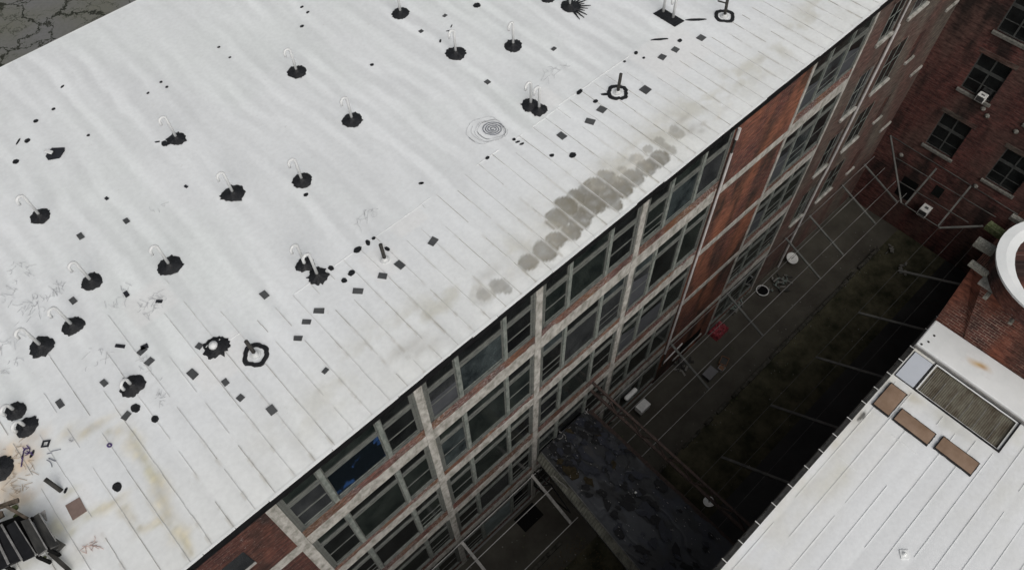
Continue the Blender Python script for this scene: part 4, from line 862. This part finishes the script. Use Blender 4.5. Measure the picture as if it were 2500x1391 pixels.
# along the mill wall, beyond the footbridge
def lz(y): return -18.95 + (y + 0.0) * .41                            # falls away from the wall
ends = [(1731, 955), (1862, 825), (2005, 688), (2058, 629), (2134, 551), (2186, 498)]
rf = []
for (px, py) in ends:
    e = U(px, py, 2, -20.5); e.y = -3.3; e.z = lz(-3.3); rf.append(((e.x, -.05, lz(0)), tuple(e)))
wi = [((10.0, y, lz(y) + .07), (38.7, y, lz(y) + .07)) for y in (-.15, -1.15, -2.25, -3.3)]
frame('long bare awning frame of rafters and wires along the mill wall beyond the footbridge', rf, wi, m_wire, m_bar)
rf = [((.1, -.05, lz(0) - .2), (.1, -3.3, lz(-3.3) - .2)), ((5.2, -.05, lz(0)), (5.2, -3.2, lz(-3.2))), ((-5.4, -.05, lz(0)), (-5.4, -3.3, lz(-3.3)))]
wi = [((-12, y, lz(y) + .07), (5.7, y, lz(y) + .07)) for y in (-.15, -1.25, -3.2)]
frame('short bare awning frame on the mill wall below the corrugated parapet', rf, wi, mat('pale wire', (.30, .29, .28), .5, .4, col2=(.55, .54, .52), vscale=.8), m_conc_d, .035, .16)
rf = [((U(px, py, 2, -20.5).x + 1.0, -9.95, -19.4), (U(px, py, 2, -20.5).x, -6.4, -20.5)) for px, py in ((2193, 660), (2097, 764), (1990, 870), (1883, 990), (1765, 1118))]
wi = [((10, y, z), (38.5, y, z)) for y, z in ((-6.4, -20.42), (-7.6, -20.05), (-8.8, -19.7))]
frame('bare awning frame on the dark side of the courtyard below the white flat roof', rf, wi, m_wire_far, m_bar, .026, .15)
# along the end wall, sloping towards the camera
def UX(px, py, x): return U(px, py, 0, x)
tl = UX(2174, 331, XB - .05); t2 = UX(2495, 530, XB - .05)
w1a = UX(2187, 385, XB - 1.1); w1b = UX(2431, 530, XB - 1.1); w2a = UX(2190, 440, XB - 2.2); w2b = UX(2364, 543, XB - 2.2); w3a = UX(2200, 495, XB - 3.3); w3b = UX(2295, 556, XB - 3.3)
r1 = (UX(2286, 412, XB - .05), UX(2210, 500, XB - 3.3)); r2 = (UX(2370, 455, XB - .05), UX(2290, 552, XB - 3.3)); r3 = (tuple(tl), tuple(w3a)); r4 = (UX(2400, 552, XB - 1.6), UX(2292, 556, XB - 3.3))
frame('bare awning frame crossing the brick end wall of the courtyard', [r1, r2, r3, r4], [(tl, t2), (w1a, w1b), (w2a, w2b), (w3a, w3b)], m_wire_far, m_bar, .04, .11)
# dark triangular brace under the parapet
bt = thing('wall_bracket', 'black steel wall bracket under the corrugated parapet by the mill pillar', 'bracket', (5.45, -1, -19)); b = MB()
P0 = U(1306, 1147, 1, 0); P1 = U(1303, 1183, 1, 0); Q0 = U(1345, 1183, 0, 5.45); Q1 = U(1392, 1250, 0, 5.45)
b.beam((5.45, -.05, P0.z), Q0, .06); b.beam((5.45, -.05, P1.z), Q1, .07); b.beam((5.45, -.05, P1.z), Q0, .04); b.beam(Q0, Q1, .06); b.beam((5.45, -.05, P0.z), (5.45, -.05, P1.z), .07); b.build('brace', m_black, bt)

# ------------------------------------------------------------------ roof vents
def gooseneck_mesh(h=1.22, r=.052):
    b = MB(); pts = [(0, 0, 0), (0, 0, h - .14)] + [(-.13 + .13 * math.cos(t), 0, h - .14 + .13 * math.sin(t)) for t in [k * math.pi / 6 for k in range(1, 7)]] + [(-.26, 0, h - .30)]
    b.tube(pts, r, 10); return b
def collar_mesh(r, seed, spik=.14):
    rs_ = random.Random(seed); b = MB(); n = 40; rings = [(1.0, .0), (.93, .03), (.6, .045), (.5, .075), (.30, .085), (.2, .14), (.17, .16)]; vs = []
    jit = [1 + rs_.uniform(-spik * .6, spik * .6) + spik * math.sin(2 * t + seed) * .3 + spik * .35 * math.sin(3 * t + 2 * seed) + (rs_.uniform(0, spik * 1.6) if rs_.random() < .2 else 0) for t in [2 * math.pi * k / n for k in range(n)]]
    for (q, z) in rings:
        for k in range(n): a = 2 * math.pi * k / n; j = 1 + (jit[k] - 1) * (q if q > .5 else 0); vs.append((r * q * j * math.cos(a), r * q * j * math.sin(a), z + (rs_.uniform(-.004, .006) if q > .3 else 0)))
    b.add(vs, [(i * n + k, i * n + (k + 1) % n, (i + 1) * n + (k + 1) % n, (i + 1) * n + k) for i in range(len(rings) - 1) for k in range(n)])
    b.add([(.17 * r * math.cos(2 * math.pi * k / 12), .17 * r * math.sin(2 * math.pi * k / 12), .155) for k in range(12)], [tuple(range(12))]); return b
def local_build(mb, name, m, parent, **kw):
    o = mb.build(name, m, None, **kw); o.parent = parent; return o
protos = [gooseneck_mesh(), gooseneck_mesh(1.35), gooseneck_mesh(.6)]
VG = 'gooseneck vents standing on the white roof'
def vent(label, px, py, r=.40, kind=0, rot=0, seed=1, spik=.14, off=(0, 0)):
    p = onroof(px, py, .02); t = thing('roof_vent', label, 'roof vent', (p.x, p.y, ZR + .015), VG); t.rotation_euler = (0, 0, rot)
    q = gooseneck_mesh([1.22, 1.35, .55][kind]) ; q.v = [(v[0] + off[0], v[1] + off[1], v[2]) for v in q.v]; local_build(q, 'vent_pipe', m_pvc, t, smooth=True)
    local_build(collar_mesh(r * .9, seed, spik), 'tar_collar', m_tar, t, smooth=True); return t
V = [('gooseneck vent in tar nearest the top edge of the photo, left of centre', 978, 33, .42, 0, .0), ('gooseneck vent whose tar collar has a thin streak, top centre of the roof', 1113, 131, .46, 0, .0),
     ('gooseneck vent right of the streaked one and left of the small grey patch', 1253, 112, .42, 0, .1), ('gooseneck vent standing alone on plain white roof in the upper left middle', 725, 176, .42, 0, 0),
     ('gooseneck vent left of the pencil drawn rose', 860, 293, .43, 0, 0), ('gooseneck vent with a trailing row of tar dabs on its left', 432, 339, .37, 0, .1),
     ('gooseneck vent with a tar tail pointing right, in the middle of the roof', 738, 441, .40, 0, 0), ('gooseneck vent with ragged collar between the tailed vent and the lone dark squares', 570, 473, .43, 0, .1),
     ('leftmost tall gooseneck vent above the graffiti', 99, 528, .38, 0, .25), ('gooseneck vent in a neat wide round collar left of the paired vents', 415, 648, .45, 0, .15),
     ('gooseneck vent directly above the long graffiti scrawl', 224, 687, .38, 0, .25), ('gooseneck vent behind its twin in overlapping collars near the tar dabs', 745, 646, .34, 0, .1),
     ('gooseneck vent in front of its twin in overlapping collars near the tar dabs', 776, 673, .38, 1, .1), ('gooseneck vent below the graffiti, upper of the neighbouring two', 178, 795, .38, 0, .3),
     ('gooseneck vent below the graffiti, lower of the neighbouring two', 102, 845, .42, 0, .3), ('short gooseneck vent in a long smeared tar patch at lower left', 323, 941, .42, 2, .5),
     ('gooseneck vent at the left margin, upper of the touching pair', 38, 1003, .34, 2, .5), ('gooseneck vent at the left margin, lower of the touching pair', 65, 1042, .36, 2, .5),
     ('gooseneck vent left of its twin behind the ringed iron post', 1296, 257, .40, 0, -.1), ('gooseneck vent right of its twin behind the ringed iron post', 1316, 268, .36, 0, -.1),
     ('vent in a starburst of splashed tar at the top edge', 1391, 16, .44, 0, -.2), ('vent half cut off by the top edge beside the starburst', 1338, -6, .40, 0, -.2), ('vent half cut off by the left edge above the dark shed', -3, 1145, .45, 2, .5)]
for i, (l, px, py, r, kd, rot) in enumerate(V): vent(l, px, py, r, kd, rot, i * 3 + 1, .16 if i in (7, 11, 12, 1, 5) else .10)
b = MB()
for k in range(13):                                                    # starburst splashes
    a = -1.9 + k * .24; p = onroof(1391, 16, .034); l = random.uniform(.45, .95); d = Vector((math.cos(a), math.sin(a), 0)); nrm = Vector((-d.y, d.x, 0)) * .04; b.slab([p + nrm * 2, p - nrm * 2, p + d * l - nrm * .3, p + d * l + nrm * .3][::-1], .01)
b.build('tar_splash', m_tar, roof)
for (px, py, L_, w) in ((323, 925, .5, .3), (70, 1030, .2, .2)):
    pass
# dark square pad with stubby vent (left)
t = thing('roof_vent', 'stubby flat white vent on a dark diamond pad at upper left', 'roof vent', tuple(onroof(133, 374, .02)), VG); p = WL[t.name]
b = MB(); b.slab([onroof(x, y, .05) for x, y in ((111, 382), (117, 390), (145, 385), (157, 367), (157, 360), (127, 361), (117, 370))], .03); b.build('tar_pad', m_patch_d, t)
b = MB(); b.beam(p + Vector((-.05, -.05, .1)), p + Vector((-.22, .18, .16)), .15, .07); b.build('vent_pipe', m_pvc, t, bevel=.02)
# long pad with two pipes
t = thing('roof_vent', 'two thin white pipes on one long black rectangular pad at upper right', 'roof vent', tuple(onroof(1632, 42, .02)), VG); p = WL[t.name]
c4 = [onroof(x, y, .04) for x, y in ((1595, 33), (1648, 65), (1671, 51), (1618, 20))]; b = MB(); b.slab(c4, .03); b.build('tar_pad', m_tar, t)
for (px, py) in ((1619, 29), (1643, 43)):
    q = onroof(px, py, .03); b = gooseneck_mesh(1.1, .06); b.v = [(v[0] + q.x, v[1] + q.y, v[2] + q.z) for v in b.v]; b.build('vent_pipe', m_pvc, t, smooth=True)
# ringed iron posts
def post(label, px, py, tpx, tpy, h, ring=True, arms=False, base=True):
    p = onroof(px, py, .02); t = thing('iron_post', label, 'post', tuple(p), 'iron posts on the white roof')
    ang = 0
    q = U(tpx, tpy, 2, p.z + h); b = MB(); b.tube([p + Vector((0, 0, .0)), q], .065, 10)
    if arms: b.beam(q + Vector((0, 0, -.25)), q + Vector((-.55, .1, .1)), .05); b.beam(q + Vector((0, 0, -.3)), q + Vector((.5, .3, .0)), .05); b.beam(q + Vector((.25, .1, -.1)), q + Vector((.7, .25, -.05)), .1, .06)
    b.build('post', m_dkpipe, t, smooth=True)
    if base: b = MB(); b.slab([p + Vector((.18 * math.cos(k * .7), .17 * math.sin(k * .7), .03)) for k in range(9)], .04); b.tube([p, p + Vector((0, 0, .12))], [.13, .08], 10); b.build('base_sleeve', m_pvc, t, bevel=.01)
    if ring:
        b = MB(); n = 28; vs = []; rj = [1 + random.uniform(-.08, .08) + .06 * math.cos(4 * 2 * math.pi * k / n) for k in range(n)]
        for k in range(n):
            a = 2 * math.pi * k / n; c = (math.cos(a), math.sin(a))
            for (r_, z) in ((.43, 0), (.41, .035), (.29, .035), (.27, 0)): vs.append((p.x + c[0] * r_ * rj[k], p.y + c[1] * r_ * rj[k], p.z + z))
        b.add(vs, [(k * 4 + j, k * 4 + (j + 1) % 4, ((k + 1) % n) * 4 + (j + 1) % 4, ((k + 1) % n) * 4 + j) for k in range(n) for j in range(4)]); b.build('tar_ring', m_tar, t)
post('iron post leaning from a square tar ring at lower left of the roof', 624, 866, 600, 832, .55)
post('iron post standing in a tar ring to the right of the twin vents', 1508, 226, 1516, 181, .95)
post('iron post with crossed arms in a tar ring near the top edge', 1769, 40, 1777, -4, .95, arms=True)
post('slim iron post with rusty foot among small tar dabs', 940, 634, 929, 597, .75, ring=False)
post('short thick iron post leaning over green stains at lower left', 150, 1198, 110, 1169, .4, ring=False, base=False)
# knob vent
t = thing('roof_vent', 'white knob vent in a scribbled tar collar beside the ringed iron post', 'roof vent', tuple(onroof(528, 846, .02)), VG); p = WL[t.name]
m_ = collar_mesh(.40, 77, .16); m_.v = [(v[0] + p.x, v[1] + p.y, v[2] * .6 + p.z) for v in m_.v]; m_.build('tar_collar', m_tar, t, smooth=True)
b = MB(); b.tube([p + Vector((-.05, .05, .03)), p + Vector((-.05, .05, .14)), p + Vector((-.07, .07, .2))], [.15, .14, .06], 12); b.build('vent_cap', m_pvc, t, smooth=True)
b = MB(); 
for k in range(5): q = p + Vector((-.25 + k * .1, .18 - k * .02, .035)); b.beam(q, q + Vector((.08, .03, 0)), .02, .01)
b.build('paint_gap', m_membrane, t)

# ------------------------------------------------------------------ dark sheet metal shed at the bottom left corner
sh = thing('roof_shed', 'collapsed dark metal skylight shed in the bottom left corner of the roof', 'shed', tuple(onroof(60, 1320, 0)))
def S5(x, y, h): return U(x / 6.592, 1180 + y / 6.592, 2, ZR + h)
def panel(pts, h, m, name='metal_panel', th=.03):
    b = MB(); P = [S5(x, y, hh) for (x, y), hh in zip(pts, h)]; n = len(P); nrm = (P[1] - P[0]).cross(P[2] - P[0]).normalized()
    if nrm.z < 0: nrm = -nrm
    b.add([tuple(p) for p in P] + [tuple(p - nrm * th) for p in P], [tuple(range(n)), tuple(range(2 * n - 1, n - 1, -1))] + [(i, n + i, n + (i + 1) % n, (i + 1) % n) for i in range(n)]); return b.build(name, m, sh)
panel([(500, 550), (620, 470), (900, 900), (960, 980), (800, 1060), (760, 1050)], [.6, .6, .6, .6, .6, .62], m_metal_dk)
panel([(330, 600), (470, 560), (760, 1050), (620, 1160)], [.72, .72, .72, .72], m_metal_dk)
panel([(100, 680), (240, 600), (560, 1160), (370, 1250)], [.7, .7, .7, .7], m_black)
panel([(-60, 720), (30, 660), (340, 1230), (160, 1300)], [.7, .7, .7, .7], m_black)
panel([(-400, 900), (-70, 730), (150, 1310), (-200, 1500)], [.68, .68, .68, .68], m_black)
panel([(640, 470), (720, 420), (760, 600), (735, 600)], [.45, .45, .3, .3], m_metal_lt)
panel([(900, 880), (1060, 980), (920, 1120), (830, 1090)], [.3, .2, .2, .3], m_metal_dk)
b = MB()
for (a, c, w) in (((20, 655), (350, 1220), .05), ((240, 600), (590, 1155), .022), ((470, 555), (760, 1055), .03), ((625, 470), (900, 920), .02), ((620, 1160), (760, 1055), .03), ((-20, 960), (140, 1290), .06)):
    if a != c: b.beam(S5(*a, .715), S5(*c, .715), w, .03)
b.build('panel_seam', m_metal_lt, sh)
b = MB(); b.beam(S5(-80, 400, .5), S5(300, 265, .5), .12, .08); b.beam(S5(110, 370, .55), S5(460, 570, .6), .08, .08); b.beam(S5(-80, 560, .3), S5(50, 480, .3), .18, .08); b.build('timber_beam', mat('brown timber', (.05, .04, .03), .9, .1, col2=(.15, .12, .095), vscale=6), sh)
b = MB(); b.beam(S5(800, 1110, .15), S5(1120, 1400, .15), .10, .08); b.build('timber_beam', m_dkpipe, sh)
b = MB()
for q in ((0, 1300), (600, 1170), (500, 560), (30, 670), (760, 1050), (-350, 900), (-350, 1500)):
    a = S5(*q, .66); b.beam((a.x, a.y, ZR), a, .08)
P = [S5(x, y, .0) for x, y in ((-380, 900), (480, 590), (780, 1040), (-180, 1480))]; b.slab([(p.x, p.y, ZR + .5) for p in P], .5); b.build('shed_base', m_dark, sh)
b = MB()
for (x, y, r_) in ((220, 400, .12), (260, 520, .10), (700, 1200, .07)): p = S5(x, y, .04); b.slab([(p.x + r_ * math.cos(k * .8) * (1 + .3 * math.sin(k)), p.y + r_ * .8 * math.sin(k * .8), p.z) for k in range(8)], .02)
b.build('leaf_litter', m_moss, sh)

# ------------------------------------------------------------------ things on the courtyard floor
def ground(px, py, dz=0): return U(px, py, 2, ZG + dz)
def crumple(name, label, cat, px, py, rx, ry, h, m, seed=0, lift=0):
    p = ground(px, py, h / 2); b = MB(); n = 18; rr = random.Random(seed); vs = []
    for i in range(n + 1):
        for j in range(n + 1):
            x = (i / n - .5) * 2; y = (j / n - .5) * 2; d = max(abs(x), abs(y)); e = 1 if d > .92 else 0
            z = h * (1 - .25 * d * d + rr.uniform(-.12, .12)) * (0.0 if e else 1); vs.append((p.x + x * rx * (1 + rr.uniform(-.03, .03)), p.y + y * ry * (1 + rr.uniform(-.03, .03)), ZG + .008 + max(0, z) + lift))
    b.add(vs, [(i * (n + 1) + j, (i + 1) * (n + 1) + j, (i + 1) * (n + 1) + j + 1, i * (n + 1) + j + 1) for i in range(n) for j in range(n)])
    return tag(b.build(name, m), label, cat)
crumple('plastic_sheet', 'crumpled shiny red plastic sheet over a heap at the foot of the orange brick pier', 'plastic sheet', 1754, 806, .62, .42, .5, m_red, 3)
def scrap(label, px, py, n, r, m, seed, name='scrap_heap', cat='scrap heap'):
    p = ground(px, py, .1); b = MB(); rr = random.Random(seed)
    for k in range(n):
        a = rr.uniform(0, 6.28); d = rr.uniform(0, r); c = Vector((p.x + d * math.cos(a), p.y + d * .7 * math.sin(a), ZG + .06 + rr.uniform(0, .25 * (1 - d / r) + .02))); l = rr.uniform(.1, .5); v = Vector((rr.uniform(-1, 1), rr.uniform(-1, 1), rr.uniform(-.15, .3))).normalized() * l
        b.beam(c - v / 2, c + v / 2, rr.uniform(.03, .16), rr.uniform(.02, .1), m=rr.randint(0, len(m) - 1))
    return tag(b.build(name, m), label, cat)
scrap('greenish scrap heap just beyond the red plastic sheet', 1790, 748, 46, .8, [m_junk, m_dkpipe, m_junk, m_stone], 4)
scrap('low scatter of wire and scrap around the white dish by the wall', 1905, 690, 50, 1.1, [m_dkpipe, m_dkpipe, m_stone, m_junk], 5)
scrap('small scatter of scrap at the foot of the white downpipe', 1665, 890, 36, .8, [m_dkpipe, m_dkpipe, m_stone], 6)
scrap('broken pale slabs lying near the far end of the courtyard', 2172, 612, 9, .75, [m_stone], 9, 'rubble_pile', 'rubble')
scrap('dark junk with one pale piece at the foot of the far end wall', 2210, 535, 22, .9, [m_dkpipe, m_dkpipe, m_stone], 10)
scrap('pale broken boards on the moss under the far awning frame', 2205, 655, 9, .6, [m_stone], 12, 'rubble_pile', 'rubble')
p = ground(1861, 710, .1); b = MB(); R_ = .42; ring = [(p.x + R_ * math.cos(k * math.pi / 12), p.y + R_ * math.sin(k * math.pi / 12), ZG + .16) for k in range(25)]; b.tube(ring, .035, 6, caps=False)
b.tube([(p.x, p.y, ZG), (p.x, p.y, ZG + .14)], R_ * .96, 20, m=1); tag(b.build('barrel', [m_white_box, m_dark], smooth=False), 'open dark barrel with a white rim on the paving below the mill wall', 'barrel')
def crate(label, px, py, w, d, h, m, rot=.0):
    p = ground(px, py, h); t = thing('box_crate', label, 'crate', (p.x, p.y, ZG)); c, s_ = math.cos(rot), math.sin(rot)
    def R2(x, y, z): return (p.x + x * c - y * s_, p.y + x * s_ + y * c, ZG + .006 + z)
    b = MB(); th = .04
    for (x0, x1, y0, y1) in ((-w, w, -d, -d + th), (-w, w, d - th, d), (-w, -w + th, -d + th, d - th), (w - th, w, -d + th, d - th)): b.slab([R2(x0, y0, h), R2(x1, y0, h), R2(x1, y1, h), R2(x0, y1, h)], h)
    b.build('sides', m, t); b = MB(); b.slab([R2(-w + th, -d + th, h * .8), R2(w - th, -d + th, h * .8), R2(w - th, d - th, h * .8), R2(-w + th, d - th, h * .8)], h * .7); b.build('contents', m_metal_dk if m is m_tan else m_tan, t)
crate('brown cardboard crate on the courtyard paving below the red sheet', 1768, 880, .32, .26, .35, m_tan, .3)
crate('dark small crate touching the brown cardboard crate', 1762, 897, .2, .2, .25, m_metal_lt, .1)
p = ground(1731, 917, .1); b = MB(); b.slab([(p.x - .45, p.y - .32, ZG + .55), (p.x + .45, p.y - .30, ZG + .55), (p.x + .44, p.y + .34, ZG + .56), (p.x - .46, p.y + .3, ZG + .56)], .05)
b.box(p.x - .38, p.x + .38, p.y - .26, p.y + .26, ZG, ZG + .5, 1); tag(b.build('work_table', [mat('grey table top', (.16, .16, .165), .6, .3, var=.1), m_metal_dk]), 'small table with flat grey top on the courtyard paving beside a rafter end', 'table')
p = ground(1571, 988, 1.0); t = thing('air_conditioner', 'white air conditioner standing against the mill wall just beyond the footbridge', 'air conditioner', (p.x, p.y, ZG)); b = MB(); b.box(p.x - .45, p.x + .4, p.y - .28, p.y + .28, ZG + .5, ZG + 1.0); b.build('casing', m_white_box, t, bevel=.03)
b = MB(); b.box(p.x - .4, p.x - .3, p.y - .2, p.y + .2, ZG, ZG + .5); b.box(p.x + .25, p.x + .35, p.y - .2, p.y + .2, ZG, ZG + .5); b.build('legs', m_metal_dk, t)
p = U(1541, 962, 1, -.2); b = MB(); b.box(p.x - .5, p.x + .5, -.32, -.03, p.z - .16, p.z + .12); tag(b.build('wall_lamp', m_white_box, bevel=.09), 'long white lamp housing fixed to the mill wall above the white air conditioner', 'lamp')
p = ground(1291, 1262, 0); b = MB(); b.slab([(p.x - .75, p.y - .5, ZG + .03), (p.x + .75, p.y - .5, ZG + .03), (p.x + .75, p.y + .5, ZG + .03), (p.x - .75, p.y + .5, ZG + .03)], .02); tag(b.build('rubber_mat', m_dark), 'black rectangular mat on the paving at the bottom of the photo', 'mat')
# scattered litter, uncountable
b = MB(); rr = random.Random(21)
for k in range(420):
    x = rr.uniform(-3, 37); y = rr.uniform(-8, -.3) if rr.random() < .5 else -4.15 + rr.gauss(0, .35); s_ = rr.uniform(.02, .06) * (1.4 if rr.random() < .1 else 1)
    b.box(x, x + s_, y, y + s_ * rr.uniform(.5, 1.5), ZG + .0055, ZG + .02 + s_ * .3, rr.choice([0, 0, 1, 2]))
tag(b.build('litter', [m_stone, m_moss, m_kerb]), 'tiny scraps and stones scattered over the courtyard floor', 'litter', kind='stuff')
m_leaf = mat('leaf litter', (.05, .04, .02), .95, .1, col2=(.12, .09, .05), vscale=8)
b = MB()
for k in range(1500):
    x = rr.uniform(-1, 6.0); y = rr.uniform(-7.5, -3.3); a = rr.uniform(0, 6.28); s_ = rr.uniform(.02, .06)
    b.slab([(x + s_ * math.cos(a + q), y + s_ * .6 * math.sin(a + q), ZG + .012 + rr.uniform(0, .02)) for q in (0, 1.57, 3.14, 4.71)], .004)
tag(b.build('leaf_litter', m_leaf), 'brown leaf litter on the mossy ground beside the footbridge', 'leaves', kind='stuff')
